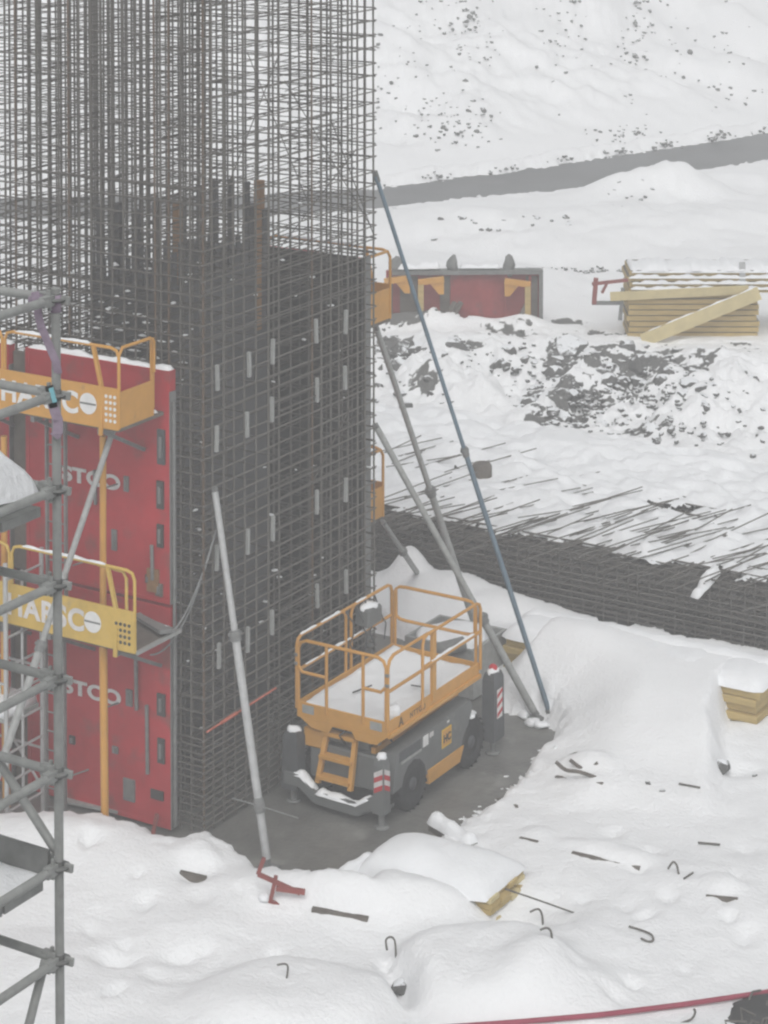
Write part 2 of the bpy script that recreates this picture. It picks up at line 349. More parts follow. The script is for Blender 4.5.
def height(X, Z):
    x = CAM.x + X*RIGHT.x + Z*FWD.x; y = CAM.y + X*RIGHT.y + Z*FWD.y
    n1 = fbm(x*0.35, y*0.35, 3, 5); n2 = fbm(x*1.3, y*1.3, 9, 4); n3 = fbm(x*5, y*5, 21, 3)
    # ---- bank behind the footing, bench, road, hillside
    toe = np.interp(X, [-40, -8, -0.2, 3.5, 7.4, 40], [52, 51.5, 50.2, 47.0, 45.6, 45]); crest = np.interp(X, [-40, -0.2, 4, 8.5, 40], [55, 54.6, 54.2, 53.4, 53]) + n1*1.6
    t = np.clip((Z - toe) / (crest - toe), 0, 1)
    zb = 0.85 * sstep(-3.2, 0.4, Z - toe) + (BENCH - 0.85) * (t*t*(3-2*t)) 
    rough = np.exp(-((t - 0.65) / 0.3)**2) * (Z > toe - 1) * (Z < crest + 1)
    n5 = fbm(x*9, y*9, 31, 3)
    zb = zb + rough * (n2*0.75 + n3*0.34 + n5*0.16) - rough * np.abs(vnoise(x*0.9, y*0.9, 77) - 0.5) * 0.7 + 0.12*rough + rough*fbm(X*0.95, Z*0.22, 88, 3)*1.0 + 0.22*np.exp(-((t-0.92)/0.12)**2)*(0.6+2.0*n1)*(Z < crest + 1.5)
    soil = np.zeros_like(X)
    for (mx, my, rx, rz, h) in SOIL:
        bx, bz = to_cam(at_z(mx, my, BENCH - 0.6)); soil = np.maximum(soil, h*np.exp(-((X-bx)/rx)**2 - ((Z-bz)/rz)**2))
    soil = sstep(0.3, 0.45, soil*(0.62 + n2*0.9 + n3*1.5 + n5*0.9))
    zb = zb - soil*0.09
    height.soil = soil
    lo = road_lo(X); hi = road_hi(X)
    zb = zb + sstep(56, 62, Z) * n1 * 0.9 * (1 - sstep(-7, -1.5, Z - lo)) 
    # mounds on the near side of the road
    for (mx, my, rx, rz, h) in ((668, 200, 1.9, 1.5, 0.95), (612, 204, 1.2, 1.0, 0.35), (735, 182, 1.8, 1.0, 0.25), (545, 206, 1.5, 1.0, 0.12), (450, 225, 2.5, 2.2, 0.35), (560, 232, 3.5, 2.4, 0.3), (700, 225, 3.0, 3.0, 0.45)):
        bx, bz = to_cam(at_z(mx, my, BENCH)); q = ((X-bx)/rx)**2 + ((Z-bz)/rz)**2
        zb = zb + h*np.exp(-q)*(1 + 0.5*n2)
    inroad = sstep(-0.55, -0.1, Z - lo + n3*0.9 + n2*0.9) * (1 - sstep(0.0, 0.35, Z - hi + n3*1.2 + n2*0.6))
    berm = np.exp(-((Z - hi - 0.9)/0.45)**2)*(0.28 + 0.5*n2) + np.exp(-((Z - lo + 1.0)/0.5)**2)*(0.03+0.25*n2)
    up = np.clip(Z - hi - 1.6, 0, None)
    zb = zb + berm + 0.27*up + sstep(0, 6, up)*(n1*2.2 + n2*0.25) 
    zb = np.where(inroad > 0.02, zb*(1-inroad) + (BENCH-0.12)*inroad, zb)
    # ---- near field: snow over the site floor
    n4 = fbm(x*11, y*11, 41, 3)
    sd0 = poly_sd(x, y, slab_poly); sd = sd0 + n3*0.26 + n2*0.22 + n4*0.16
    base = 0.27 + n1*0.2 + n2*0.10 + n3*0.045
    for (bx, bz, rx, rz, h, rot, sharp) in bumps:
        c, s = math.cos(rot), math.sin(rot); dx = X-bx; dz = Z-bz
        q = ((dx*c + dz*s)/rx)**2 + ((-dx*s + dz*c)/rz)**2
        base = base + h*np.exp(-(q**(sharp/2)))
    for (mx, rx, h) in ((395, .7, .3), (440, .5, .22), (475, .8, .18), (525, .5, .25), (690, 1.8, .1)):
        bx_, bz_ = to_cam(at_z(mx, 330, BENCH)); zb = zb + h*np.exp(-((X-bx_)/rx)**2 - ((Z-bz_-.1)/.35)**2)
    # drift over the timber stack on the right
    v = y - STK_Y; u = x - STK_X0
    prof = np.where(v < -0.5, 1.02*np.exp(-(np.clip(-v-0.6, 0, None)/2.75)**3.4), 1.02*(1 - sstep(-0.25, 0.15, v)))
    lft = sstep(-0.3, 0.6, u - 0.1)
    side = lft * (1 - sstep(-0.75, -0.35, x - STK_X1 - 0.35*np.clip(-v-1.0, 0, 3) + n2*0.35)) * sstep(-0.3, 1.4, sd0)
    base = base - prof*side*(n2*0.10 + n3*0.03 + n1*0.15)
    base = base + (STK_H - 0.25) * prof * side
    # ridge along the left bank
    ridge = np.clip(1 - np.abs(sd - 0.75)/1.1, 0, 1)*sstep(2.4, 1.2, x)*sstep(1.5, .2, y) if False else np.exp(-((sd-0.7)/0.75)**2)*(1 - sstep(1.8, 3.0, x))*(1 - sstep(-0.4, 1.2, y))
    base = base + 0.17*ridge + n4*0.014 + (n4*0.06 + n3*0.05)*np.exp(-(np.clip(sd, 0, None)/0.6)**2)*sstep(1.5, 3.0, x)*(1 - sstep(3.5, 5.0, y))
    s_ = np.clip(sd / 0.22, 0, 1)
    near = -0.07 + (base + 0.07) * np.sqrt(1 - (1 - s_)**2)
    # footing pit
    fy = sstep(-0.35, 0.05, y - FOOT_Y0 + n3*0.5 + n2*0.5) * (1 - sstep(0.0, 1.0, y - FOOT_Y1 + n2))
    near = near*(1-fy) + (-0.15)*fy
    k = sstep(FOOT_Y1 - 0.6, FOOT_Y1 + 1.2, y)
    zb = near*(1-k) + zb*k
    return zb
STK_H = 1.0
pA = at_z(533, 607, STK_H); pB = at_z(778, 664, STK_H)
STK_Y = (pA.y + pB.y)/2; STK_X0 = pA.x; STK_X1 = pB.x
print('stack', pA, pB)
def axis(parts):
    out = [parts[0][0]]
    for a, b, st in parts:
        n = max(1, int(round((b-a)/st))); out += list(a + (b-a)*(np.arange(1, n+1)/n))
    return np.array(out)
Xs = axis([(-70, -22, 2.0), (-22, -13, 0.5), (-13, -8, 0.12), (-8, 9, 0.065), (9, 13, 0.12), (13, 22, 0.5), (22, 70, 2.0)])
Zs = axis([(6, 22, 0.8), (22, 46, 0.07), (46, 55, 0.06), (55, 56, 0.085), (56, 90, 0.2), (90, 130, 0.6), (130, 165, 3.0)])
GX, GZ = np.meshgrid(Xs, Zs)
GH = height(GX, GZ); GS = height.soil.copy()
def ground_z(x, y):
    X, Z = to_cam((x, y, 0)); return float(height(np.array([[X]]), np.array([[Z]]))[0, 0])
wx = CAM.x + GX*RIGHT.x + GZ*FWD.x; wy = CAM.y + GX*RIGHT.y + GZ*FWD.y
me = bpy.data.meshes.new('snow_ground'); nr, nc = GX.shape
co = np.stack([wx, wy, GH], -1).reshape(-1, 3).astype(np.float32)
ii = np.arange(nr*nc).reshape(nr, nc)
quads = np.stack([ii[:-1, :-1], ii[:-1, 1:], ii[1:, 1:], ii[1:, :-1]], -1).reshape(-1, 4)
me.vertices.add(len(co)); me.vertices.foreach_set('co', co.ravel())
me.loops.add(quads.size); me.loops.foreach_set('vertex_index', quads.ravel().astype(np.int32))
me.polygons.add(len(quads)); me.polygons.foreach_set('loop_start', np.arange(0, quads.size, 4, dtype=np.int32))
me.polygons.foreach_set('use_smooth', np.ones(len(quads), bool))
me.update(calc_edges=True)
at_ = me.attributes.new('bare_soil', 'FLOAT', 'POINT'); at_.data.foreach_set('value', GS.ravel().astype(np.float32))
tn = M['snow'].node_tree; an = tn.nodes.new('ShaderNodeAttribute'); an.attribute_name = 'bare_soil'
bs = tn.nodes['Principled BSDF']; src_ = bs.inputs['Base Color'].links[0].from_socket
ns_ = tn.nodes.new('ShaderNodeTexNoise'); ns_.inputs['Scale'].default_value = 7; ns_.inputs['Detail'].default_value = 8
tcs = tn.nodes.new('ShaderNodeTexCoord'); tn.links.new(tcs.outputs['Object'], ns_.inputs['Vector'])
ma = tn.nodes.new('ShaderNodeMath'); ma.operation = 'MULTIPLY_ADD'; ma.inputs[1].default_value = 1.6; ma.inputs[2].default_value = -0.1; tn.links.new(ns_.outputs['Fac'], ma.inputs[0])
mm_ = tn.nodes.new('ShaderNodeMath'); mm_.operation = 'MULTIPLY'; mm_.use_clamp = True; tn.links.new(ma.outputs[0], mm_.inputs[0]); tn.links.new(an.outputs['Fac'], mm_.inputs[1])
mr_ = tn.nodes.new('ShaderNodeMapRange'); mr_.inputs['From Min'].default_value = .3; mr_.inputs['From Max'].default_value = .5; tn.links.new(mm_.outputs[0], mr_.inputs['Value'])
mx_ = tn.nodes.new('ShaderNodeMixRGB'); mx_.inputs['Color2'].default_value = (.13, .13, .125, 1); tn.links.new(mr_.outputs[0], mx_.inputs['Fac']); tn.links.new(src_, mx_.inputs['Color1']); tn.links.new(mx_.outputs[0], bs.inputs['Base Color'])
me.materials.append(M['snow'])
gnd = bpy.data.objects.new('snow_ground', me); COL.objects.link(gnd); tag(gnd, 'white snow covering the site floor, bank and hillside', None, None, 'structure')

def strip(name, m, lo, hi, zoff, **k):
    b = MB(); n = len(lo); vs = []
    for (a, c) in zip(lo, hi): vs += [a, c]
    b.add(vs, [(2*i, 2*i+2, 2*i+3, 2*i+1) for i in range(n-1)])
    return b.build(name, m, None, loc=(0, 0, 0), **k)
def camw(X, Z, z): return (CAM.x + X*RIGHT.x + Z*FWD.x, CAM.y + X*RIGHT.y + Z*FWD.y, z)
xs = np.linspace(-40, 34, 60)
strip('road', 'road', [camw(X, float(road_lo(X))-0.5, BENCH-0.05) for X in xs], [camw(X, float(road_hi(X))+0.5, BENCH-0.05) for X in xs], 0, label='wet grey gravel road crossing the snowy hillside', kind='structure')
MB().box((-13, -3.2, -0.6), (4.3, 8.0, 0.0)).build('concrete_slab', 'concrete', None, loc=(0, 0, 0), label='wet dark concrete slab under the rebar cage and lift', kind='structure')
MB().box((-16, FOOT_Y0 - 0.9, -0.5), (30, FOOT_Y1 + 1.6, -0.06)).build('footing_trench_floor', 'soil', None, loc=(0, 0, 0), label='dark muddy floor under the long footing reinforcement', kind='structure')

# ------------------------------------------------------------------ rebar cage of the pier
CX0, CY1, CH = -7.4, 4.63, 13.2
cage = thing('rebar_cage', (0, 0, 0), 'tall dense rebar cage of the pier rising out of frame', 'rebar cage')
T = 0.72                          # wall thickness of the hollow pier
def jit(a): return random.uniform(-a, a)
face_y = [0.0, 0.23, 0.5, 0.79, 1.06, 1.33, 1.62, 1.92, 2.83, 3.08, 3.36, 3.6, 3.86, 4.12, 4.36, CY1]
vr = 0.0165
for i, y in enumerate(face_y):
    bar('vertical_bar', cage, (jit(.01), y, 0.02), (jit(.03), y + jit(.03), CH + jit(.3)), vr, 'rebar_rust' if i in (0, 8) else 'rebar_light')
    if i % 2 == 0: bar('vertical_bar', cage, (-T + jit(.02), y, 0.02), (-T + jit(.03), y + jit(.03), CH + jit(.3)), vr, 'rebar')
fx = np.arange(-0.2, CX0, -0.2)
for i, x in enumerate(fx):
    for yy in (0.0, CY1):
        if yy == CY1 and (i % 3 == 2): continue
        q = 0.03
        bar('vertical_bar', cage, (x + jit(.02), yy, 0.02), (x + jit(q), yy + jit(.03), CH - 0.4 + jit(.7)), vr, 'rebar_rust' if random.random() < .2 else 'rebar')
    if i % 3 != 1:
        for yy in (T, CY1 - T):
            bar('vertical_bar', cage, (x + 0.07 + jit(.03), yy, 0.02), (x + 0.07 + jit(.05), yy + jit(.04), CH - 0.5 + jit(.8)), vr, 'rebar')
for xx in (-2.95, -3.75):           # cross wall
    for y in np.arange(0.9, 3.9, 0.3):
        bar('vertical_bar', cage, (xx + jit(.02), y, 0.02), (xx + jit(.04), y + jit(.03), CH - .3 + jit(.6)), vr, 'rebar')
levels = list(np.arange(0.1, 1.5, 0.1)) + list(np.arange(1.55, 12.9, 0.215))
hr = 0.0105
for z in list(levels):
    if z > 1.6 and random.random() < .22: bar('horizontal_bar', cage, (0.045, random.choice((-.05, 1.9)), z + .06 + jit(.03)), (0.045, random.choice((2.9, CY1)), z + .06 + jit(.04)), hr, 'rebar')
    d = jit(.012)
    bar('horizontal_bar', cage, (0.022, -0.06 + jit(.03), z + d + jit(.015)), (0.022, CY1 + 0.03, z + d + jit(.035)), hr*1.15, 'rebar_light')
    if z < 11.6:
        bar('horizontal_bar', cage, (0.02, -0.022, z + jit(.02)), (CX0, -0.022, z + jit(.03)), hr, 'rebar')
    bar('horizontal_bar', cage, (0.015, CY1 + 0.022, z + jit(.02)), (CX0, CY1 + 0.022, z + jit(.03)), hr, 'rebar')
ties = MB()
def tie(p0, p1, r=0.0115):
    ties.tube(p0, p1, r*(.72 if p0[2] > 7.6 else 1.0), 4)
for z in levels:
    if z < 1.5 and int(round(z*10)) % 2: continue
    tie((-T - .02, -.05, z + .03), (-T - .02, CY1, z + .03 + jit(.02)), 0.012)
    tie((.0, T + .02, z + .02), (CX0, T + .02, z + .02 + jit(.03)), 0.012)
    tie((.0, CY1 - T - .02, z + .02), (CX0, CY1 - T - .02, z + .02 + jit(.03)), 0.012)
    for y in face_y:
        if random.random() < (.22 if z < 7.5 else .55): tie((.0, y + .02, z + .01), (-T - .03, y + .02 + jit(.05), z + .01 + jit(.02)))
    for x in fx:
        if random.random() < (.85 if z < 7.6 else .6): tie((x + .02, -.03, z + jit(.03)), (x + .02 + jit(.06), T + .03, z + jit(.04)))
        if random.random() < (.5 if z < 7.6 else .3): tie((x + .02, CY1 + .03, z + jit(.03)), (x + .02 + jit(.06), CY1 - T - .03, z + jit(.04)))
    for xx in (-2.97, -3.77):
        tie((xx, .1, z + .05), (xx, CY1 - .1, z + .05 + jit(.03)), 0.012)
# diagonal stiffeners
for (a, b) in (((0.03, 4.55, 7.9), (0.03, 3.3, 9.9)), ((0.03, 4.5, 8.0), (-1.6, 4.5, 10.2)), ((-.3, 4.6, 9.2), (-1.9, 4.6, 7.3)), ((0.03, 2.7, 4.3), (0.03, 3.9, 5.3)), ((-1.2, 4.6, 8.2), (-2.4, 4.6, 10.6)), ((.03, 0.4, 9.0), (.03, 1.9, 11.0))):
    tie(a, b, 0.011)
ties.build('cross_ties', 'rebar_dark', cage, kind='stuff')
snowb = MB()
for k in range(150):
    r = random.uniform(.014, .034)
    q = random.random()
    if q < .55: c = (random.uniform(-3.9, -.3), random.uniform(0, T), random.choice(levels[18:46]) + .02)
    elif q < .8: c = (random.uniform(-T, 0), random.uniform(0, CY1), random.choice(levels[10:50]) + .02)
    else: c = (random.uniform(-3.9, -.6), random.uniform(.0, .6), random.uniform(6.3, 7.4))
    snowb.blob(c, (r*random.uniform(1, 2.6), r*random.uniform(1, 2), r*.6), k, .3, 1)
for k in range(60):                 # snow caught on the ties just above the red panels
    c = (random.uniform(-3.6, -.8), random.uniform(.0, T), random.choice([6.55, 6.76, 6.97, 7.2]) + .02)
    snowb.blob(c, (random.uniform(.05, .13), .025, .018), 900+k, .3, 1)
snowb.build('snow_flecks', 'snow_fine', cage, kind='stuff')
sp_px = [(217,365),(249,352),(273,339),(316,319),(346,310),(217,426),(247,412),(272,397),(317,378),(345,366),(217,545),(248,529),(273,516),(317,490),(346,478),(219,643),(248,627),(272,610),(317,584),(346,570)]
for (sx, sy) in sp_px:
    p = at_x(sx, sy, 0.05); t = jit(.015)
    s = MB().beam(p, (p.x, p.y + t, p.z - .37), .045, .05, (0, 1, 0)).build('spacer', 'spacer', cage)
# red-painted marking bar on the open face
p0 = at_x(207, 732, 0.06); p1 = at_x(276, 688, 0.06)
MB().tube(p0, p1, .016, 6).tube(p0 + (p1-p0)*.2, p0 + (p1-p0)*.42, .028, 6).build('marking_bar', 'redpaint', cage, label='bar marked with red-orange paint')

# inner formwork core inside the cage
core = thing('inner_formwork', (-2, 2, 0), 'dark plywood inner formwork box standing inside the rebar cage', 'formwork')
IX0, IX1, IY0, IY1, IZ = -2.72, -1.2, 0.92, 3.36, 8.68
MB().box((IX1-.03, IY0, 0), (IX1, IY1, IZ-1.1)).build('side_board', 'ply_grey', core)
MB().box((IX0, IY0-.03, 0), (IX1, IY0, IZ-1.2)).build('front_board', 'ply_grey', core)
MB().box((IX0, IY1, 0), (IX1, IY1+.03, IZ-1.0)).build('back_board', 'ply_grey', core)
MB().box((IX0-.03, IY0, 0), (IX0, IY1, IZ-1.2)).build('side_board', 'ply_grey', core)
rq = random.Random(12)
for q in np.arange(0, 1.0, .075):
    y = IY0 + q*(IY1-IY0); h = rq.uniform(.25, .8) + .25*q
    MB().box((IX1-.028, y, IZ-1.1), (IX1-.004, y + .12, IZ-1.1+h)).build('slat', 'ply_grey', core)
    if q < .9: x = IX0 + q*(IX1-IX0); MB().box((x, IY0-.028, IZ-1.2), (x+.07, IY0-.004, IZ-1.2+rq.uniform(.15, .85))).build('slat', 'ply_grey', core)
for y in np.arange(IY0+.3, IY1-.3, .42):
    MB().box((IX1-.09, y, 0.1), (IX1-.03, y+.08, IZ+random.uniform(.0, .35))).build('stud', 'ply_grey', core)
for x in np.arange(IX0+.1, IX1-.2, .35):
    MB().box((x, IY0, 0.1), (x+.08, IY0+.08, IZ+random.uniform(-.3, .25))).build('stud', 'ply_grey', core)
for y in (IY1-.12, IY0+.2):
    MB().box((IX1-.14, y, 0.1), (IX1-.03, y+.14, IZ+.12)).build('stud', 'ply_edge', core)
MB().box((IX1+.002, IY1-.3, 6.5), (IX1+.03, IY1-.16, IZ-.2)).build('batten', 'ply_edge', core)

# ------------------------------------------------------------------ formwork panels
def panel_front(root, x0, x1, z0, z1, y0, y1, m='red', edge='galv'):
    p = MB().box((x0+.02, y0, z0+.02), (x1-.02, y1, z1-.02)).build('panel', m, root)
    MB().box((x0, y0-.012, z0), (x0+.06, y1+.002, z1)).build('edge_frame', m, p)
    MB().box((x1-.06, y0-.012, z0), (x1-.012, y1+.002, z1)).build('edge_frame', m, p)
    MB().box((x1-.012, y0-.01, z0), (x1, y1, z1-.3)).build('edge_strip', 'galv_dark', p)
    MB().box((x0+.06, y0-.012, z1-.06), (x1-.06, y1+.002, z1)).build('edge_frame', m, p)
    MB().box((x0+.06, y0-.012, z0), (x1-.06, y1+.002, z0+.06)).build('edge_frame', m, p)
    return p
fw = thing('wall_formwork', (-3, -.1, 0), 'red steel wall formwork with two yellow gangways left of the cage', 'formwork')
XE = at_y(171, 600, -.2).x; XM = at_y(27, 560, -.2).x; XN = at_y(11, 560, -.2).x
ZT = at_y(168, 371, -.2).z; ZM = 3.28
print('panel', XE, XM, XN, ZT)
YF = -.2
for (a, b) in ((XM, XE), (XN-2.4, XN)):
    panel_front(fw, a, b, 0.06, ZM, YF, -.06); panel_front(fw, a, b, ZM+.05, ZT, YF, -.06)
for z0, z1 in ((0.06, ZM-.05), (ZM+.06, ZT-.1)):
    MB().box((XN+.02, -.14, z0), (XM-.02, -.07, z1)).build('infill_timber', 'timber_grey', fw)
def snowstrip(pts, wd, h, name, parent, seed=0, step=.06, loc=None, lump=1.0, **k):
    """a lumpy cushion of snow along a polyline"""
    b = MB(); rd = random.Random(seed); P = []
    pts = [Vector(p) for p in pts]
    for a, c in zip(pts[:-1], pts[1:]):
        n = max(1, int((c-a).length/step)); P += [a + (c-a)*(i/n) for i in range(n)]
    P.append(pts[-1]); vs = []; ph = rd.uniform(0, 9); m = 7
    for i, p in enumerate(P):
        d = (P[min(i+1, len(P)-1)] - P[max(i-1, 0)]).normalized(); sd_ = d.cross(Vector((0,0,1))).normalized()
        e = min(1, i*step/.08 + .25, (len(P)-1-i)*step/.08 + .25)
        k1 = e*(1 + lump*(.3*math.sin(i*step*7+ph) + .25*math.sin(i*step*17+ph*2) + rd.uniform(-.15, .15)))
        for j in range(m):
            a = math.pi*j/(m-1); vs.append(p + sd_*(math.cos(a)*wd/2*(.8+.2*k1)) + Vector((0,0,math.sin(a)**.7*h*max(.1, k1) - .004)))
    fs = [(i*m+j, i*m+j+1, (i+1)*m+j+1, (i+1)*m+j) for i in range(len(P)-1) for j in range(m-1)]
    fs += [tuple(range(m)), tuple(reversed(range((len(P)-1)*m, len(P)*m)))]
    b.add(vs, fs, True)
    return b.build(name, 'snow_fine', parent, loc, **k)
snowstrip([(XN-2.3, -.13, ZT), (XN, -.13, ZT)], .14, .05, 'snow_cover', fw, 1)
snowstrip([(XM+.03, -.13, ZT), (XE-.02, -.13, ZT)], .14, .05, 'snow_cover', fw, 2)
# dark boxes for the shaded pockets, and clamps, along the right edge of the panels (pixel position, width, height)
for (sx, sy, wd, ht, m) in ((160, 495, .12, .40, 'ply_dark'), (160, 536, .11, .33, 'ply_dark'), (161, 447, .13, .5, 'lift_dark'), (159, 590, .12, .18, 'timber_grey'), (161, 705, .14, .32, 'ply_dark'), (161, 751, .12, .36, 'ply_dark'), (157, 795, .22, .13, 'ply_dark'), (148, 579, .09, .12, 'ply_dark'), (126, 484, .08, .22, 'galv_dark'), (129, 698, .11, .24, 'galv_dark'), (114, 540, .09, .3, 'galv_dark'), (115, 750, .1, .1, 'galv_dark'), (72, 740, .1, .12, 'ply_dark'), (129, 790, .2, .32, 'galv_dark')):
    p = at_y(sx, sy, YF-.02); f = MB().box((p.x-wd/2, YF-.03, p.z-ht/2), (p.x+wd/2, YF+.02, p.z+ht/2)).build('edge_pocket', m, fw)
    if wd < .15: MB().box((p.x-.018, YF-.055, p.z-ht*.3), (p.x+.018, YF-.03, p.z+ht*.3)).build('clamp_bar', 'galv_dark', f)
for (sx, sy) in ((150, 585, ),):
    pass
p = at_y(153, 578, YF-.02); MB().box((p.x-.1, YF-.04, p.z-.2), (p.x+.1, YF+.01, p.z+.13)).build('timber_packer', 'ply_edge', fw)
p = at_y(62, 479, YF-.02); text('STCO', fw, (p.x, YF-.016, p.z), (1, 0, 0), (0, 0, 1), .29, 'white_soft', 1.05, bold=.012, xs=1.38)
p = at_y(63, 691, YF-.02); text('STCO', fw, (p.x, YF-.016, p.z), (1, 0, 0), (0, 0, 1), .29, 'white_soft', 1.05, bold=.012, xs=1.38)
# galvanised pipe at the panel end
MB().tube((XE+.03, -.16, .1), (XE+.03, -.16, ZT-.45), .024, 10).build('edge_pipe', 'galv_dark', fw)

for k, (sx, sy, h) in enumerate(((152, 545, .5), (136, 648, .9), (147, 705, 1.0), (95, 470, .5))):
    p = at_y(sx, sy, YF-.04); MB().tube((p.x, YF-.05, p.z), (p.x + .01, YF-.05, p.z-h), .028, 8).build('waler_tube', 'galv_dark', fw)
for k, (sx, sy) in enumerate(((118, 484), (119, 703), (90, 560), (88, 770))):
    p = at_y(sx, sy, YF-.02); MB().tube((p.x, YF, p.z), (p.x-.16, YF-.22, p.z-.05), .013, 6).build('tie_rod_end', 'galv_dark', fw)
def gangway(name, label, x0, x1, yin, yo, zf, m, txt, posts, end=True, snow=True, H=1.12, FH=.56, sgn=-1):
    g = thing(name, (x1, yin, zf), label, 'gangway')
    MB().box((x0, min(yin, yo), zf-.05), (x1, max(yin, yo), zf)).build('deck', 'timber_grey', g)
    ya, yb = yo, yo + .03*sgn
    f = MB().box((x0, min(ya, yb), zf-.02), (x1, max(ya, yb), zf+FH)).build('fascia_board', m, g)
    if txt:
        text(txt[0], f, (txt[1], yo + .034*sgn, zf + .13), (1, 0, 0), (0, 0, 1), .42, 'white' if txt[3] == 'white' else 'white_soft', 1.1, bold=.014)
        c = Vector((txt[2], yo + .03*sgn, zf + .29)); MB().lathe(c, (0, sgn, 0), [(0, .15), (.006, .15)], 24).build('round_emblem', 'white', f)
        MB().box((c.x-.14, c.y - .012, c.z-.012), (c.x+.14, c.y+.004, c.z+.012)).build('emblem_bar', 'galv_dark', f)
        gx = x1 - (.2 if txt[3] == 'white' else .32)
        for i in range(3 if txt[3] == 'white' else 4):
            for j in range(5 if txt[3] == 'white' else 4):
                MB().lathe((gx + .075*i, yo + .03*sgn, zf + .1 + .085*j), (0, sgn, 0), [(0, .026), (.005, .026)], 8).build('grip_hole', txt[3], f)
    # outer rail: a bent tube that comes down at the end
    r = .024; zt = zf + H
    for xr0, xr1 in posts:
        pts = [(xr0, yo, zf+FH*.2), (xr0, yo, zt-.12), (xr0+.04, yo, zt-.03), (xr0+.14, yo, zt), (xr1-.14, yo, zt), (xr1-.04, yo, zt-.03), (xr1, yo, zt-.12), (xr1, yo, zf)]
        MB().poly(pts, r, 8).build('guard_rail', m, g)
        for t in (.85,):
            xm = xr0 + (xr1-xr0)*t
            MB().beam((xm-.12, yo-.02*sgn*-1, zt-.01), (xm+.02, yo+.01*sgn, zf+FH-.05), .05, .05, (0, 1, 0)).build('rail_post', m, g)
            MB().beam((xm+.02, yo+.01*sgn, zf+FH-.05), (xm+.02, yo+.045*sgn, zf-.12), .06, .03, (0, 1, 0)).build('rail_post', m, g)
        if snow: snowstrip([(xr0+.2, yo, zt+.018), (xr1-.5, yo, zt+.018)], .05, .03, 'snow_cover', g, int(abs(xr0)*99))
    if not end:
        MB().poly([(x1-.2, yo+.05, zf+.05), (x1-.2, yo+.05, zt-.14), (x1-.26, yo+.05, zt-.05), (x1-.7, yo+.05, zt-.03)], r, 8).build('guard_rail', m, g)
        for k_ in range(3): MB().beam((x1-.5-.1*k_, yin+(yo-yin)*.1, zf+.04+.03*k_), (x1+.02, yin+(yo-yin)*(.2+.1*k_), zf+.03+.03*k_), .12, .05).build('loose_strut', 'galv_dark', g)
        MB().box((x1-.02, min(yin, yo), zf-.045), (x1+.03, max(yin, yo), zf+.005)).build('deck_edge', 'galv', g)
    if end:
        yi2 = yin + (yo-yin)*.22
        MB().box((x1-.03, min(yi2, yo), zf), (x1, max(yi2, yo), zf+FH-.06)).build('end_board', m, g)
        MB().poly([(x1, yo, zf+.05), (x1, yo, zt-.1), (x1, yo + (yi2-yo)*.1, zt), (x1, yi2-.08*(1 if yi2 > yo else -1), zt), (x1, yi2, zt-.06), (x1, yi2, zf+.62)], r, 8).build('end_rail', m, g)
        MB().beam((x1-.03, yi2, zt-.02), (x1-.03, yi2, zf+.1), .07, .03, (1, 0, 0)).build('end_post', m, g)
    if snow:
        b = MB().blob((x1-.16, yin + (yo-yin)*.13, zf), (.13, .1, .05), 5, .3, 2); b.build('snow_cover', 'snow_fine', g)
    for xb in np.arange(x1-.35, x0, -1.2):
        b = MB().beam((xb, yin, zf-.09), (xb, yo, zf-.09), .06, .08).beam((xb, yin, zf-.6), (xb, yo*.9+yin*.1, zf-.12), .05, .05)
        b.build('bracket', 'galv_dark', g)
    return g
YO = -1.25
gu = at_y(119, 429, YO); gl = at_y(136, 652, YO)
print('gangways', gu, gl, 'panel XE', XE)
def gx(px, py, y=YO): return at_y(px, py, y).x
xu = gx(119, 410); xl = gx(136, 630)
gangway('gangway', 'upper orange gangway with white lettering near the panel top', xu-4.0, xu, -.22, YO, gu.z, 'orange', ('HARSC', gx(2, 400), gx(89.5, 402), 'white'), ((gx(5, 345), xu), (gx(5, 345)-2, gx(5, 345)-.05)))
gangway('gangway', 'lower yellow gangway with faded lettering at mid height', xl-4.2, xl, -.22, YO, gl.z, 'yellow_faded', ('HARSC', gx(8, 605), gx(94, 625), 'black'), ((gx(12, 560), xl-.02), (gx(12, 560)-2, gx(12, 560)-.05)), end=False)
# yellow plumbing struts in front of the panels
def strut(px, y0, y1, yy, label):
    a = at_y(px, y0, yy); zt = a.z
    t = thing('plumbing_strut', (a.x, yy, 0), label, 'strut', 'yellow struts in front of the red panels')
    MB().tube((a.x, yy, .15), (a.x, yy-.02, zt*.52), .058, 10).build('lower_tube', 'orange', t)
    MB().tube((a.x, yy-.02, zt*.52), (a.x, yy, zt), .048, 10).build('upper_tube', 'orange', t)
    MB().lathe((a.x, yy-.02, zt*.52-.15), (0, 0, 1), [(0, .07), (.2, .07), (.24, .05)], 10).build('collar', 'galv_dark', t)
    MB().box((a.x-.12, yy-.12, 0.002), (a.x+.12, yy+.12, .03)).tube((a.x, yy, .03), (a.x, yy, .16), .03, 8).build('foot_plate', 'galv_dark', t)
strut(103, 436, 812, -1.0, 'yellow strut standing before the right half of the red panels')
strut(4, 436, 800, -1.0, 'yellow strut at the left picture edge behind the scaffold')
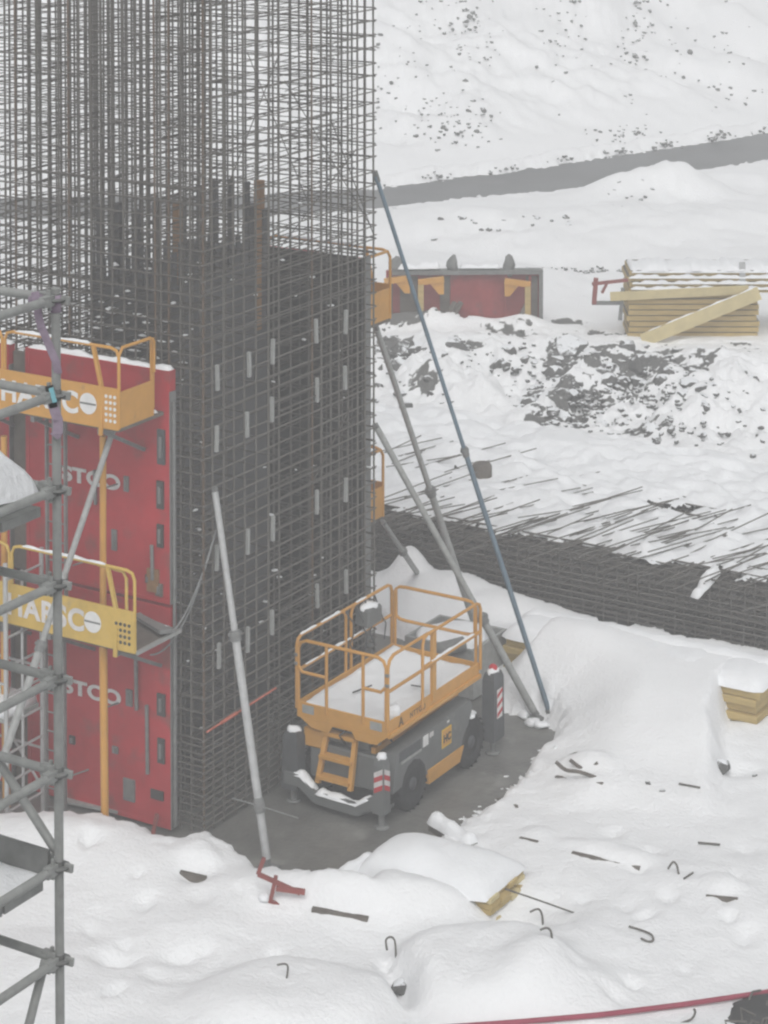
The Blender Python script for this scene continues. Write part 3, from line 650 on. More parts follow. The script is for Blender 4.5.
# raking prop of the formwork
def prop(name, p0, p1, r, label, m='galv', split=.55, foot=True, group='raking props'):
    p0 = Vector(p0); p1 = Vector(p1); t = thing(name, p0, label, 'prop', group)
    q = p0 + (p1-p0)*split; d = (p1-p0).normalized()
    MB().tube(p0 + d*.12, q, r, 12).build('outer_tube', m, t); MB().tube(q - d*.05, p1, r*.8, 12).build('inner_tube', m, t)
    MB().tube(q - d*.12, q + d*.03, r*1.35, 12).tube(q - d*.04, q + d*.0, r*1.7, 12).build('collar', 'galv_dark', t)
    if foot:
        b = MB().box((p0.x-.13, p0.y-.13, p0.z), (p0.x+.13, p0.y+.13, p0.z+.02)).beam(p0 + Vector((0, 0, .02)), p0 + d*.16, .07, .09, (0, 1, 0)); b.build('foot_plate', 'galv_dark', t)
    b = MB().beam(p1 - d*.1, p1 + d*.08, .08, .05, (0, 1, 0)); b.build('head', 'galv_dark', t)
    return t
ph = at_y(113, 430, -.9); pf = at_z(-8, 748, .25)
pf = Vector((ph.x-.1, -4.3, .26))
prop('raking_prop', pf, ph, .055, 'grey raking prop propping the red panel behind the scaffold pole')
pt = at_x(215, 492, .08); pb = at_z(268, 868, 0.02); pr = prop('raking_prop', pb, pt, .06, 'pale raking prop leaning on the near corner of the rebar cage', 'galv_light', .62)
d = (pt-pb).normalized(); c = at_y(263, 808, pb.y + d.y*.9)
c = pb + d*((808-868)/(492-868)*(pt-pb).length)
MB().poly([c + Vector((-.42, -.28, .14)), c + Vector((0, -.07, .01)), c + Vector((.55, .12, -.12))], .013, 6).build('tie_rod', 'galv_dark', None, label='thin steel rod tied across the pale corner prop', category=None, cat='steel rod')  if False else None
tr = MB().poly([at_d(232, 798, to_cam(c)[1]-.05), at_d(263, 807, to_cam(c)[1]-.05), at_d(298, 818, to_cam(c)[1]-.05)], .011, 6)
tr.lathe(c - d*.08, d, [(0, .075), (.06, .09), (.14, .08), (.2, .07)], 9)
tr.build('tie_rod', 'galv_dark', None, label='thin steel rod knotted across the pale corner prop', cat='steel rod')
# three props right of the cage
fb = at_z(537, 717, 0.02); fb2 = at_z(541, 719, .02)
prop('raking_prop', fb, at_x(377, 428, .06), .062, 'thick grey prop from cage mid-height down past the lift', 'galv', .35)
prop('raking_prop', fb2 + Vector((.12, .12, 0)), at_x(376, 176, .06), .042, 'long thin bluish prop reaching highest up the cage', 'blue_steel', .5)
ps = at_z(480, 640, .3); prop('raking_prop', ps, at_y(377, 330, 5.2), .06, 'grey prop behind the lift leaning on the far formwork', 'galv', .5)
ps = at_z(420, 577, .3); prop('raking_prop', ps, at_y(383, 522, 5.6), .05, 'short grey prop under the far lower gangway', 'galv', .5)
b = MB()
for k, (sx, sy) in enumerate(((524, 716), (533, 724), (541, 726))):
    q = at_z(sx, sy, .03); b.blob((q.x, q.y, .05), (.12, .09, .06), k, .3, 2)
b.build('snow_lumps', 'snow_fine', None, label='snow lumps on the feet of the right-hand props', kind='stuff')

# far formwork behind the cage
ff = thing('far_formwork', (-3, 4.8, 0), 'dark-faced far formwork behind the rebar cage', 'formwork')
FZ = 7.42
MB().box((-2.68, 4.74, .05), (-.3, 4.77, FZ)).build('plywood_face', 'ply_dark', ff)
for a in (-.3,):
    MB().box((a-2.38, 4.77, .05), (a, 4.9, FZ-.02)).build('panel', 'red', ff)
    MB().box((a-.08, 4.9, .05), (a, 4.96, FZ-.02)).build('edge_frame', 'galv', ff)
MB().box((-.298, 4.735, .05), (-.27, 4.975, FZ+.005)).build('end_plate', 'galv_dark', ff)
ge = at_y(390, 318, 6.0)
gangway('gangway', 'orange end of the upper gangway behind the far cage corner', ge.x-3.2, ge.x, 4.97, 6.0, ge.z, 'orange', None, ((ge.x-2.4, ge.x),), sgn=1)
ge = at_y(383, 516, 5.9)
gangway('gangway', 'orange-red end of the lower gangway behind the far cage corner', ge.x-3.2, ge.x, 4.97, 5.9, ge.z, 'orange', None, ((ge.x-2.4, ge.x),), sgn=1, snow=False)

# ladder between the gangways, left of the lettering
lad = at_y(56, 440, -.75); lb = at_y(66, 808, -.75)
def ladder(x, y, z0, z1, label, wd=.34):
    t = thing('access_ladder', (x, y, z0), label, 'ladder', 'ladders on the red formwork')
    for s in (-1, 1): MB().box((x+s*wd/2-.015, y-.03, z0), (x+s*wd/2+.015, y+.03, z1)).build('stile', 'galv_dark', t)
    for z in np.arange(z0+.2, z1-.05, .28): MB().tube((x-wd/2, y, z), (x+wd/2, y, z), .013, 6).build('rung', 'galv_dark', t)
ladder(lad.x, -.75, gl.z+.05, gu.z+.1, 'thin grey ladder rising to the upper gangway'); ladder(lad.x, -.8, 0.02, gl.z, 'thin grey ladder standing below the lower gangway')
# bits at the foot of the panels
q = at_z(95, 806, .02); MB().beam(q + Vector((-.45, 0, .06)), q + Vector((.5, .1, .08)), .5, .04).build('grey_board', 'galv', None, label='grey board lying at the foot of the red panels', cat='board')
q = at_z(152, 811, .05); MB().beam(q + Vector((-.16, -.12, .0)), q + Vector((.16, .14, .22)), .26, .035).build('plywood_offcut', 'timber', None, label='small yellow plywood offcut leaning at the foot of the red panel', cat='plywood')
# cables drooping from lower gangway to cage
for k, (c0, c1, sag) in enumerate((((164, 640), (216, 530), .55), ((150, 655), (214, 538), .85))):
    a = at_y(c0[0], c0[1], -.5); e = at_x(c1[0], c1[1], .1); pts = []
    for i in range(15):
        t = i/14; p_ = a.lerp(e, t); p_.z -= sag*4*t*(1-t)*.5; pts.append(p_)
    MB().poly(pts, .013, 6).build('cable', 'cable', None, label=('upper' if k == 0 else 'lower') + ' of two grey cables drooping from lower gangway to cage corner', cat='cable', group='cables from gangway to cage')

# ------------------------------------------------------------------ scissor lift
LX0, LX1, LY0, LY1 = 0.5, 2.07, 1.65, 4.35
lift = thing('scissor_lift', (1.28, 3.0, 0), 'orange and grey scissor lift parked beside the rebar cage', 'scissor lift')
ZB, ZTB, ZR = 1.27, 1.5, 2.45
# platform
pl = MB().box((LX0+.03, LY0+.03, ZB+.02), (LX1-.03, LY1-.03, ZB+.1)).build('platform_floor', 'galv_dark', lift)
for nm, a, b_ in (('toe_board', (LX0, LY0, ZB), (LX1, LY0+.03, ZTB)), ('toe_board', (LX0, LY1-.03, ZB), (LX1, LY1, ZTB)), ('toe_board', (LX0, LY0+.03, ZB), (LX0+.03, LY1-.03, ZTB)), ('toe_board', (LX1-.03, LY0+.03, ZB), (LX1, LY1-.03, ZTB))):
    MB().cbox(a, b_, .006).build(nm, 'orange', lift)
MB().beam((LX1+.02, LY0, ZB+.03), (LX1+.02, LY1, ZB+.03), .04, .06).build('side_rub_rail', 'orange', lift)
# lower apron under the front edge
MB().prism([(LX0+.05, LY0+.005, ZB-.0), (LX0+.25, LY0+.005, ZB-.12), (LX0+.55, LY0+.005, ZB-.14), (LX0+.62, LY0+.005, ZB-.03), (LX0+.95, LY0+.005, ZB-.03), (LX0+1.02, LY0+.005, ZB-.14), (LX1-.2, LY0+.005, ZB-.14), (LX1-.03, LY0+.005, ZB)], (0, .02, 0)).build('front_apron', 'orange', lift)
for xx in (LX0+.1, LX1-.3):
    MB().box((xx, LY0-.006, ZB+.08), (xx+.2, LY0-.002, ZB+.2)).build('data_plate', 'galv', lift)
RR = .0255
def rail(pts, nm='guard_rail', r=RR): return MB().poly(pts, r, 8).build(nm, 'orange_rail', lift)
def arch(x0, y0, x1, y1, z0, z1, c=.12, nm='guard_rail'):
    a = Vector((x0, y0, 0)); b_ = Vector((x1, y1, 0)); e = (b_-a).normalized()
    P = [a + UPZ*z0, a + UPZ*(z1-c), a + e*(c*.3) + UPZ*(z1-c*.3), a + e*c + UPZ*z1, b_ - e*c + UPZ*z1, b_ - e*(c*.3) + UPZ*(z1-c*.3), b_ + UPZ*(z1-c), b_ + UPZ*z0]
    return rail(P, nm)
# left side
arch(LX0, LY0, LX0, LY0+1.35, ZTB-.1, ZR); arch(LX0, LY0+1.5, LX0, LY1, ZTB-.1, ZR)
rail([(LX0, LY0+.03, ZR-.5), (LX0, LY0+1.33, ZR-.5)], 'mid_rail'); rail([(LX0, LY0+1.52, ZR-.5), (LX0, LY1-.03, ZR-.5)], 'mid_rail')
rail([(LX0, LY0+1.1, ZR+.0), (LX0, LY0+1.75, ZR+.0)], 'guard_rail', .024)
# right side
arch(LX1, LY0, LX1, LY0+1.3, ZTB-.1, ZR, .16); arch(LX1+.02, LY0+.95, LX1+.02, LY1, ZTB-.1, ZR+.005)
rail([(LX1, LY0+.03, ZR-.5), (LX1, LY0+1.28, ZR-.5)], 'mid_rail'); rail([(LX1+.02, LY0+1.0, ZR-.46), (LX1+.02, LY1-.03, ZR-.46)], 'mid_rail', .03)
MB().box((LX1-.02, LY0+1.24, ZTB-.1), (LX1+.03, LY0+1.34, ZR-.02)).build('rail_post', 'orange', lift)
# front with gate
arch(LX0+.03, LY0, LX1-.03, LY0, ZTB-.1, ZR-.02, .14)
for xx in (LX0+.52, LX1-.42): rail([(xx, LY0, ZTB-.1), (xx, LY0, ZR-.02)], 'gate_post')
rail([(LX0+.03, LY0-.0, ZR-.42), (LX0+.1, LY0, ZR-.5), (LX0+.52, LY0, ZR-.5)], 'mid_rail'); rail([(LX1-.42, LY0, ZR-.52), (LX1-.12, LY0, ZR-.52), (LX1-.04, LY0, ZR-.44)], 'mid_rail')
# rear loop
P = []
for (u, v) in ((.05, .1), (.05, .9), (.09, .98), (.16, 1), (.84, 1), (.91, .98), (.95, .9), (.95, .1), (.91, .02), (.84, 0), (.16, 0), (.09, .02), (.05, .1)):
    P.append((LX0 + (LX1-LX0)*u, LY1, ZR-.55 + .53*v))
rail(P, 'rear_loop')
for xx in (LX0+.06, LX1-.06): rail([(xx, LY1, ZTB-.05), (xx, LY1, ZR-.1)], 'rear_post')
for (xx, yy, zz) in ((LX0, LY0-.02, ZR-.25), (LX0, LY0-.02, ZR-.38), (LX1, LY0-.02, ZR-.25), (LX1, LY0-.02, ZR-.4)):
    MB().cbox((xx-.03, yy-.02, zz-.025), (xx+.03, yy+.03, zz+.025)).build('clamp', 'galv_dark', lift)
# control box and cables on the left rail
cb = MB().cbox((LX0-.06, 3.35, ZR-.38), (LX0+.2, 3.75, ZR-.1), .03).build('control_box', 'lift_grey', lift)
snowstrip([(LX0+.06, 3.36, ZR-.1), (LX0+.06, 3.74, ZR-.1)], .2, .07, 'snow_cover', cb, 3) if False else None
cbs = MB().blob((LX0+.07, 3.55, ZR-.1), (.12, .2, .06), 3, .25, 2).build('snow_cover', 'snow_fine', cb)
for k in range(4):
    y = 2.95 + .28*k; rd = random.Random(k)
    P = [(LX0+.03, y, ZR-.02), (LX0+.1, y+.1, ZR-.2-.05*k), (LX0+.05, y+.2, ZR-.42), (LX0+.04, y+.12+.2*(k % 2), ZR-.55), (LX0+.02, y+.3, ZR-.8)]
    MB().poly(P, .011, 6).build('cable', 'lift_dark', lift)
for k, (xx, yy) in enumerate(((LX0+.3, LY0+.45), (LX1-.3, LY0+.6), (LX0+.75, LY0+.15))):
    MB().poly([(xx, yy, .95), (xx+.05, yy-.12, 1.05), (xx+.02, yy-.2, 1.16), (xx+.1, yy+.05, 1.24)], .016, 6).build('hydraulic_hose', 'black', lift)
# snow on the platform (lumpy sheet) and rails
nx_, ny_ = 26, 40; X_, Y_ = np.meshgrid(np.linspace(LX0+.04, LX1-.04, nx_), np.linspace(LY0+.05, LY1-.05, ny_))
Hs = ZB + .15 + .05*fbm(X_*2.2, Y_*2.2, 51, 4) + .05*fbm(X_*6, Y_*6, 5, 3); b = MB()
Hs = Hs + .07*np.exp(-((X_-LX0)/.35)**2) + .05*np.exp(-((Y_-LY1)/.5)**2)
Hs[0, :] -= .07; Hs[-1, :] -= .1; Hs[:, 0] -= .1; Hs[:, -1] -= .1
b.add([(X_[i, j], Y_[i, j], Hs[i, j]) for i in range(ny_) for j in range(nx_)], [(i*nx_+j, i*nx_+j+1, (i+1)*nx_+j+1, (i+1)*nx_+j) for i in range(ny_-1) for j in range(nx_-1)], True)
b.build('platform_snow', 'snow_fine', lift)
for P, sd_ in (([(LX0, LY0+.1, ZR+.015), (LX0, LY0+1.2, ZR+.015)], 1), ([(LX0, LY0+1.6, ZR+.015), (LX0, LY1-.6, ZR+.015)], 2), ([(LX0, LY0+.2, ZR-.485), (LX0, LY1-.3, ZR-.485)], 4), ([(LX1+.02, LY0+1.2, ZR-.435), (LX1+.02, LY1-.2, ZR-.435)], 5)):
    snowstrip(P, .04, .022, 'rail_snow', lift, sd_)
MB().blob((LX1-.1, LY0+.3, ZTB+.02), (.1, .12, .13), 12, .25, 2).build('snow_lump', 'snow_fine', lift)
MB().poly([(1.0, 2.4, ZB+.2), (1.15, 2.7, ZB+.24)], .012, 5).poly([(1.6, 3.1, ZB+.2), (1.85, 3.0, ZB+.26)], .012, 5).build('debris', 'black', lift)
# scissor stack
for k, (z, xo) in enumerate(((1.0, 0), (1.09, .05), (1.18, 0))):
    for xx in (LX0+.32, LX1-.32):
        s = -1 if k % 2 else 1
        MB().beam((xx+xo*s, LY0+.12, z-.02*s), (xx+xo*s, LY1-.15, z+.02*s), .07, .085).build('scissor_arm', 'orange_rail', lift)
for yy in (LY0+.2, 3.0, LY1-.3):
    MB().tube((LX0+.25, yy, 1.08), (LX1-.25, yy, 1.08), .035, 8).build('pivot_pin', 'galv_dark', lift)
MB().cbox((LX0+.42, LY0+.2, .92), (LX1-.42, LY0+.9, 1.22), .02).build('hydraulic_cover', 'galv_dark', lift)
MB().cbox((LX0+.06, LY0+.08, .82), (LX0+.42, LY0+.3, 1.1), .02).build('tray', 'orange', lift)
# chassis
CXA, CXB = LX0+.16, LX1-.1
MB().cbox((CXA, LY0+.1, .38), (CXB, LY1-.05, .9), .03).build('chassis', 'lift_grey', lift)
side = [(CXB, LY0+.02, .46), (CXB, LY0+.12, 1.0), (CXB, 3.95, 1.06), (CXB, 4.02, .95), (CXB, 3.72, .42), (CXB, 2.62, .40), (CXB, 2.58, .58), (CXB, 2.46, .70), (CXB, 2.28, .76), (CXB, 2.1, .72), (CXB, 1.99, .62), (CXB, 1.93, .48)]
sp = MB().prism(side, (.17, 0, 0)).build('side_cover', 'lift_grey', lift)
MB().prism([(CXB+.02, 2.68, .24), (CXB+.02, 2.66, .45), (CXB+.02, 3.72, .45), (CXB+.02, 3.6, .24)], (.17, 0, 0)).build('side_skirt', 'orange', lift)
xs_ = CXB + .172
MB().box((xs_-.002, 1.85, .86), (xs_+.004, 2.45, 1.0)).build('vent_panel', 'lift_dark', sp)
MB().box((xs_-.002, 1.9, .82), (xs_+.02, 2.46, .85)).build('handle_bar', 'galv', sp)
for (y0, y1, z0, z1, m) in ((2.53, 2.68, .84, 1.0, 'white'), (2.72, 2.83, .92, .99, 'white_soft'), (3.24, 3.3, .96, .99, 'white')):
    MB().box((xs_-.002, y0, z0), (xs_+.004, y1, z1)).build('sticker', m, sp)
pl2 = MB().box((xs_-.002, 3.08, .62), (xs_+.006, 3.36, .9)).build('yellow_plate', 'yellow', sp)
MB().box((xs_+.004, 3.105, .645), (xs_+.008, 3.335, .875)).build('plate_field', 'orange', pl2)
text('HC', pl2, (xs_+.0105, 3.11, .7), (0, 1, 0), (0, 0, 1), .16, 'black', 1.0, bold=.006)
text('A', lift, (LX1+.003, LY0+.3, ZB+.06), (0, 1, 0), (0, 0, 1), .2, 'black'); text('NTTOO', lift, (LX1+.003, LY0+.62, ZB+.09), (0, 1, 0), (0, 0, 1), .11, 'black', 1.2)
def wheel(x, y, out):
    wh = MB().lathe((x, y, .39), (out, 0, 0), [(-.12, .25), (-.12, .34), (-.09, .385), (0, .39), (.09, .385), (.13, .34), (.13, .24), (.10, .22)], 28).build('wheel', 'tyre', lift)
    hub = MB().lathe((x, y, .39), (out, 0, 0), [(.06, .215), (.09, .2), (.08, .1), (.12, .09), (.12, .03)], 16).build('rim', 'lift_dark', wh)
    tr = MB()
    for k in range(20):
        a = 2*math.pi*k/20
        c = Vector((x, y + math.cos(a)*.392, .39 + math.sin(a)*.392)); t = Vector((0, -math.sin(a), math.cos(a)))
        for s in (-1, 1): tr.beam(c + Vector((s*.005*out, 0, 0)), c + Vector((s*.12*out, 0, 0)) + t*.04, .045, .006, (0, math.cos(a), math.sin(a)))
    tr.build('tread_lugs', 'tyre', wh)
    return wh
wheel(LX1-.06, 2.28, 1); wheel(LX1-.06, 4.02, 1); wheel(LX0+.06, 2.3, -1); wheel(LX0+.06, 4.02, -1)
MB().blob((LX1-.02, 4.05, .79), (.11, .14, .05), 8, .3, 2).build('wheel_snow', 'snow_fine', lift)
# outrigger housings at the corners
def outrigger(x, y, z0, z1, wx_, wy_, chev, nm='outrigger', seed=0):
    o = MB().hull([Vector((x+sx*wx_/2*k, y+sy*wy_/2*k, z)) for z, k in ((z0, 1), (z1-.1, .92), (z1, .72)) for sx in (-1, 1) for sy in (-1, 1)]).build(nm, 'lift_dark' if not chev else 'lift_grey', lift)
    MB().tube((x, y, .03), (x, y, z0), .05, 10).lathe((x, y, .02), (0, 0, 1), [(0, .11), (.03, .1)], 12).build('foot', 'galv_dark', o)
    if chev:
        for fx_, fn in (((x, y-wy_/2-.004, 0), 'f'), ((x+wx_/2+.004, y, 0), 's')):
            for k in range(4):
                z = z0+.3 + k*.075; m = 'white_soft' if k % 2 else 'red_sign'
                if fn == 'f': Q = [(x-.07, fx_[1], z), (x+.07, fx_[1], z+.075), (x+.07, fx_[1], z+.15), (x-.07, fx_[1], z+.075)]; e = (0, .01, 0)
                else: Q = [(fx_[0], y-.07, z+.075), (fx_[0], y+.07, z), (fx_[0], y+.07, z+.075), (fx_[0], y-.07, z+.15)]; e = (-.01, 0, 0)
                MB().prism(Q, e).build('chevron', m, o)
    MB().blob((x, y, z1), (wx_*.38, wy_*.38, .07), seed, .2, 2).build('snow_cover', 'snow_fine', o)
outrigger(LX1-.02, LY0-.14, .24, 1.04, .19, .19, True, seed=1); outrigger(LX0-.02, LY0-.05, .22, 1.08, .27, .24, False, seed=2)
outrigger(LX1+.1, LY1+.26, .25, 1.3, .22, .34, False, seed=3); outrigger(LX0+.0, LY1+.26, .25, 1.25, .24, .3, False, seed=4)
MB().lathe((LX1+.1, LY1+.26, 1.3), (0, 0, 1), [(0, .07), (.08, .065), (.11, .03)], 12).build('beacon', 'red_sign', lift)
MB().prism([(LX1+.214, LY1+.18, .6), (LX1+.214, LY1+.34, .6), (LX1+.214, LY1+.34, 1.05), (LX1+.214, LY1+.18, 1.05)], (.006, 0, 0)).build('reflector', 'white', lift)
for k in range(3): MB().prism([(LX1+.221, LY1+.18, .62+.15*k), (LX1+.221, LY1+.34, .69+.15*k), (LX1+.221, LY1+.34, .75+.15*k), (LX1+.221, LY1+.18, .68+.15*k)], (.004, 0, 0)).build('chevron', 'red_sign', lift)
# bumper trough with snow, ladder
bx = [(LX0-.1, LY0-.2, .5), (LX0+.15, LY0-.2, .5), (LX0+.42, LY0-.2, .32), (LX1-.42, LY0-.2, .3), (LX1-.15, LY0-.2, .46), (LX1+.02, LY0-.2, .46)]
MB().prism([Vector(p) for p in bx] + [Vector((p[0], p[1], p[2]-.18)) for p in reversed(bx)], (0, .05, 0)).build('bumper', 'lift_grey', lift)
MB().prism([Vector((p[0], p[1]+.05, p[2]-.18)) for p in bx] + [Vector((p[0], p[1]+.05, p[2]-.22)) for p in reversed(bx)], (0, .3, 0)).build('bumper_tray', 'lift_grey', lift)
snowstrip([(LX0+.0, LY0-.12, .47), (LX0+.18, LY0-.12, .47), (LX0+.42, LY0-.12, .3)], .16, .05, 'bumper_snow', lift, 5); snowstrip([(LX0+.45, LY0-.13, .28), (LX1-.42, LY0-.13, .26), (LX1-.2, LY0-.13, .4)], .18, .06, 'bumper_snow', lift, 6)
la = thing('x', (0,0,0), 'x', 'x') if False else None
lx0, lx1 = LX0+.42, LX0+.98; yb_, yt_ = LY0-.08, LY0+.1
ld = MB().beam((lx0, yb_, .4), (lx0+.05, yt_, 1.12), .07, .07, (0, 1, 0)).build('ladder_stile', 'orange', lift); MB().beam((lx1, yb_, .4), (lx1-.02, yt_, 1.12), .07, .07, (0, 1, 0)).build('ladder_stile', 'orange', lift)
for z in (.5, .78, 1.1):
    t = (z-.4)/.72; MB().beam((lx0, yb_+(yt_-yb_)*t, z), (lx1, yb_+(yt_-yb_)*t, z), .16, .05).build('ladder_step', 'orange', lift)

# grey steel box behind the lift
gb = at_z(507, 662, 0.3); bxo = thing('steel_box', (gb.x-.6, gb.y, .05), 'grey open steel box full of snow behind the lift', 'steel box')
x0, x1, y0, y1, z0, z1 = gb.x-1.3, gb.x, gb.y-1.15, gb.y, .05, .86
for nm, a, b_ in (('side', (x0, y0, z0), (x1, y0+.05, z1)), ('side', (x0, y1-.05, z0), (x1, y1, z1)), ('side', (x0, y0+.05, z0), (x0+.05, y1-.05, z1)), ('side', (x1-.05, y0+.05, z0), (x1, y1-.05, z1))):
    MB().box(a, b_).build(nm, 'galv', bxo)
MB().blob(((x0+x1)/2, (y0+y1)/2, z1-.06), ((x1-x0)*.49, (y1-y0)*.49, .16), 4, .12, 3).build('snow_fill', 'snow_fine', bxo)
q = at_z(447, 648, .9); MB().lathe(q, (.6, .8, .1), [(-.25, .0), (-.25, .12), (.3, .12), (.3, 0)], 12).build('steel_pipe', 'galv_dark', None, label='short dark pipe end sticking out of the snow behind the lift', cat='pipe')

# ------------------------------------------------------------------ footing reinforcement behind
fc = thing('footing_cage', (2, FOOT_Y0, 0), 'long low rebar cage of the footing behind the lift, half under snow', 'rebar cage')
for k in range(11):
    z = .05 + k*.115
    for j, yy in enumerate((FOOT_Y0, FOOT_Y0+.3)):
        bar('long_bar', fc, (-12, yy + jit(.04), z + jit(.03)), (24, yy + jit(.05), z + jit(.03)), .017, 'rebar')
for x in np.arange(-6, 17, .22):
    bar('stirrup', fc, (x + jit(.05), FOOT_Y0-.02, -.05), (x + jit(.05), FOOT_Y0-.02, FOOT_H + jit(.05)), .011, 'rebar')
mass = MB()
for k in range(12):
    z = .05 + k*.105
    for yy in np.arange(FOOT_Y0+.5, FOOT_Y1, .38): mass.tube((-12, yy + jit(.1), z + jit(.04)), (24, yy + jit(.1), z + jit(.04)), .018, 4)
for x in np.arange(-8, 19, .16):
    for z in (.25, .5, .75, 1.0, 1.15): mass.tube((x, FOOT_Y0-.05 + jit(.1), z + jit(.04)), (x + jit(.1), FOOT_Y1, z + jit(.04)), .012, 4)
mass.build('inner_bars', 'rebar', fc, kind='stuff')
# starter bars lying out over the top, pointing up-right in the picture
rd = random.Random(5)
for k in range(125):
    px = rd.uniform(380, 790); t = (px-380)/400
    py = rd.uniform(440 + 95*t, 505 + 75*t) if rd.random() < .8 else rd.uniform(500+75*t, 530+75*t)
    if 455 < px < 520 and rd.random() < .3: continue
    z = FOOT_H + rd.uniform(.0, .22); p = at_z(px, py, z); L = rd.uniform(.9, 2.6)
    ang = math.radians(rd.gauss(90-47, 5)) ; dirn = FWD*math.cos(math.radians(rd.gauss(57, 8))) + RIGHT*math.sin(math.radians(rd.gauss(57, 8)))
    bar('starter_bar', fc, p - dirn*L*.5 - UPZ*.05, p + dirn*L*.5 + UPZ*rd.uniform(-.04, .16), .012, 'rebar')
# snow lying on top of the footing cage with ragged holes
xa = np.arange(-9, 20, .07); ya = np.arange(FOOT_Y0+.25, FOOT_Y1+1.4, .07); XX, YY = np.meshgrid(xa, ya)
nn = fbm(XX*1.1, YY*1.6, 61, 4) + .35*fbm(XX*4, YY*5, 62, 3)
thick = nn + .02 + .22*sstep(.3, 2.0, YY-FOOT_Y0) - .35*(1-sstep(0, .7, YY-FOOT_Y0)) + .25*sstep(FOOT_Y1-1.0, FOOT_Y1+.5, YY)
ZZ = FOOT_H - .05 + np.clip(thick, -.05, .6)*.55
keep = thick > 0.0; b = MB(); idx = -np.ones(XX.shape, int); vs = []
for i in range(XX.shape[0]):
    for j in range(XX.shape[1]):
        idx[i, j] = len(vs); vs.append((XX[i, j], YY[i, j], ZZ[i, j]))
fs = [(idx[i, j], idx[i, j+1], idx[i+1, j+1], idx[i+1, j]) for i in range(XX.shape[0]-1) for j in range(XX.shape[1]-1) if keep[i, j] or keep[i+1, j+1]]
b.add(vs, fs, True); b.build('snow_cover', 'snow_fine', fc, kind='stuff')
q = at_z(706, 575, 1.0); snowstrip([at_z(694, 598, .95), at_z(717, 572, 1.25)], .2, .16, 'snowy_post', None, 9, label='short snow-covered post leaning on the footing cage at right', cat='post')
q = at_z(482, 466, 1.5); MB().lathe(q - UPZ*.3, (0, 0, 1), [(0, .17), (.1, .2), (.3, .2), (.36, .16)], 12).build('bucket', 'timber_grey', None, label='brownish bucket standing behind the footing starter bars', cat='bucket')

# ------------------------------------------------------------------ drift-covered timber stack on the right
def stack(name, label, x0, x1, y0, y1, z0, n, h, m, gap=.012, seed=0):
    t = thing(name, ((x0+x1)/2, (y0+y1)/2, z0), label, 'timber stack'); rd = random.Random(seed)
    for k in range(n):
        a = rd.uniform(-.04, .04); c = rd.uniform(-.05, .05)
        MB().cbox((x0+a, y0+c, z0+k*h), (x1+a, y1+c, z0+(k+1)*h-gap), .006).build('board_layer', m, t)
    return t
ds = stack('timber_stack', 'yellow timber stack buried in the big snow drift on the right', STK_X0+.05, STK_X1+.02, STK_Y-1.0, STK_Y-.02, .1, 6, .125, 'timber', seed=3)
snowstrip([(STK_X0-.02, STK_Y-.5, .85), (STK_X1+.1, STK_Y-.5, .85)], 1.1, .2, 'snow_cover', ds, 17, step=.12, lump=.25)
snowstrip([(STK_X0+.0, STK_Y-.14, .95), (STK_X1+.05, STK_Y-.14, .95)], .4, .13, 'snow_cover', ds, 18, step=.12, lump=.25)
# round snow-topped bundle ends at the left tip of the drift
for k, (sx, sy) in enumerate(((538, 612), (534, 622))):
    pass
# ------------------------------------------------------------------ small snow-capped timber stack in front
e0 = at_z(484, 908, .3); e1 = at_z(534, 880, .3); xe = (e0.x+e1.x)/2; ye0, ye1 = e0.y, e1.y
ft = thing('timber_stack', (xe, (ye0+ye1)/2, .05), 'low snow-capped pile of yellow boards in the front snow', 'timber stack')
for k in range(5):
    for j in range(4):
        wv = (ye1-ye0)/4; y = ye0 + wv*(j+.5); o_ = random.uniform(-.06, .05)
        MB().cbox((xe-1.9, y-wv/2+.008, .06+k*.075), (xe+o_, y+wv/2-.008, .06+k*.075+.068), .006).build('board', 'timber_pale' if (k*3+j) % 4 == 0 else 'timber', ft)
b = MB(); n_, m_ = 40, 24; vs = []
for i in range(n_):
    for j in range(m_):
        u = i/(n_-1); v = j/(m_-1); e = (max(0, 1 - abs(2*u-1)**4))**.5*(max(0, 1-abs(2*v-1)**2.4))**.5
        X_ = xe - .03 - u*2.05; Y_ = ye0 - .07 + v*(ye1-ye0+.14)
        nz = float(fbm(np.array([[X_*2.0]]), np.array([[Y_*2.0]]), 5, 3)[0, 0])
        vs.append((X_, Y_, .42 + .27*e + .12*nz*e - .16*(1-e)*min(1.0, u*2.2)))
b.add(vs, [(i*m_+j, i*m_+j+1, (i+1)*m_+j+1, (i+1)*m_+j) for i in range(n_-1) for j in range(m_-1)], True)
b.build('snow_cover', 'snow_fine', ft)

# ------------------------------------------------------------------ formwork panel and timber on the bench
def bz(px, py): return at_z(px, py, BENCH + .1)
DB = to_cam(bz(465, 322))[1]
def bp(px, py, dd=0.0): return at_d(px, py, DB + dd)
bf = thing('stored_formwork', bp(465, 322), 'faded red formwork panel standing on the snowy bench', 'formwork')
def screen_box(name, m, parent, p0, p1, dep, h0, h1):
    """upright slab between ground points p0 and p1 (thickness away from the camera)"""
    p0 = Vector(p0); p1 = Vector(p1); e = FWD*dep
    return MB().prism([Vector((p0.x, p0.y, h0)), Vector((p1.x, p1.y, h0)), Vector((p1.x, p1.y, h1)), Vector((p0.x, p0.y, h1))], e).build(name, m, parent)
a = bp(386, 322); c = bp(541, 324); zt_ = bp(465, 272).z; zb_ = BENCH - .05
screen_box('panel', 'red_faded', bf, a + FWD*.12, c + FWD*.12, .1, zb_, zt_)
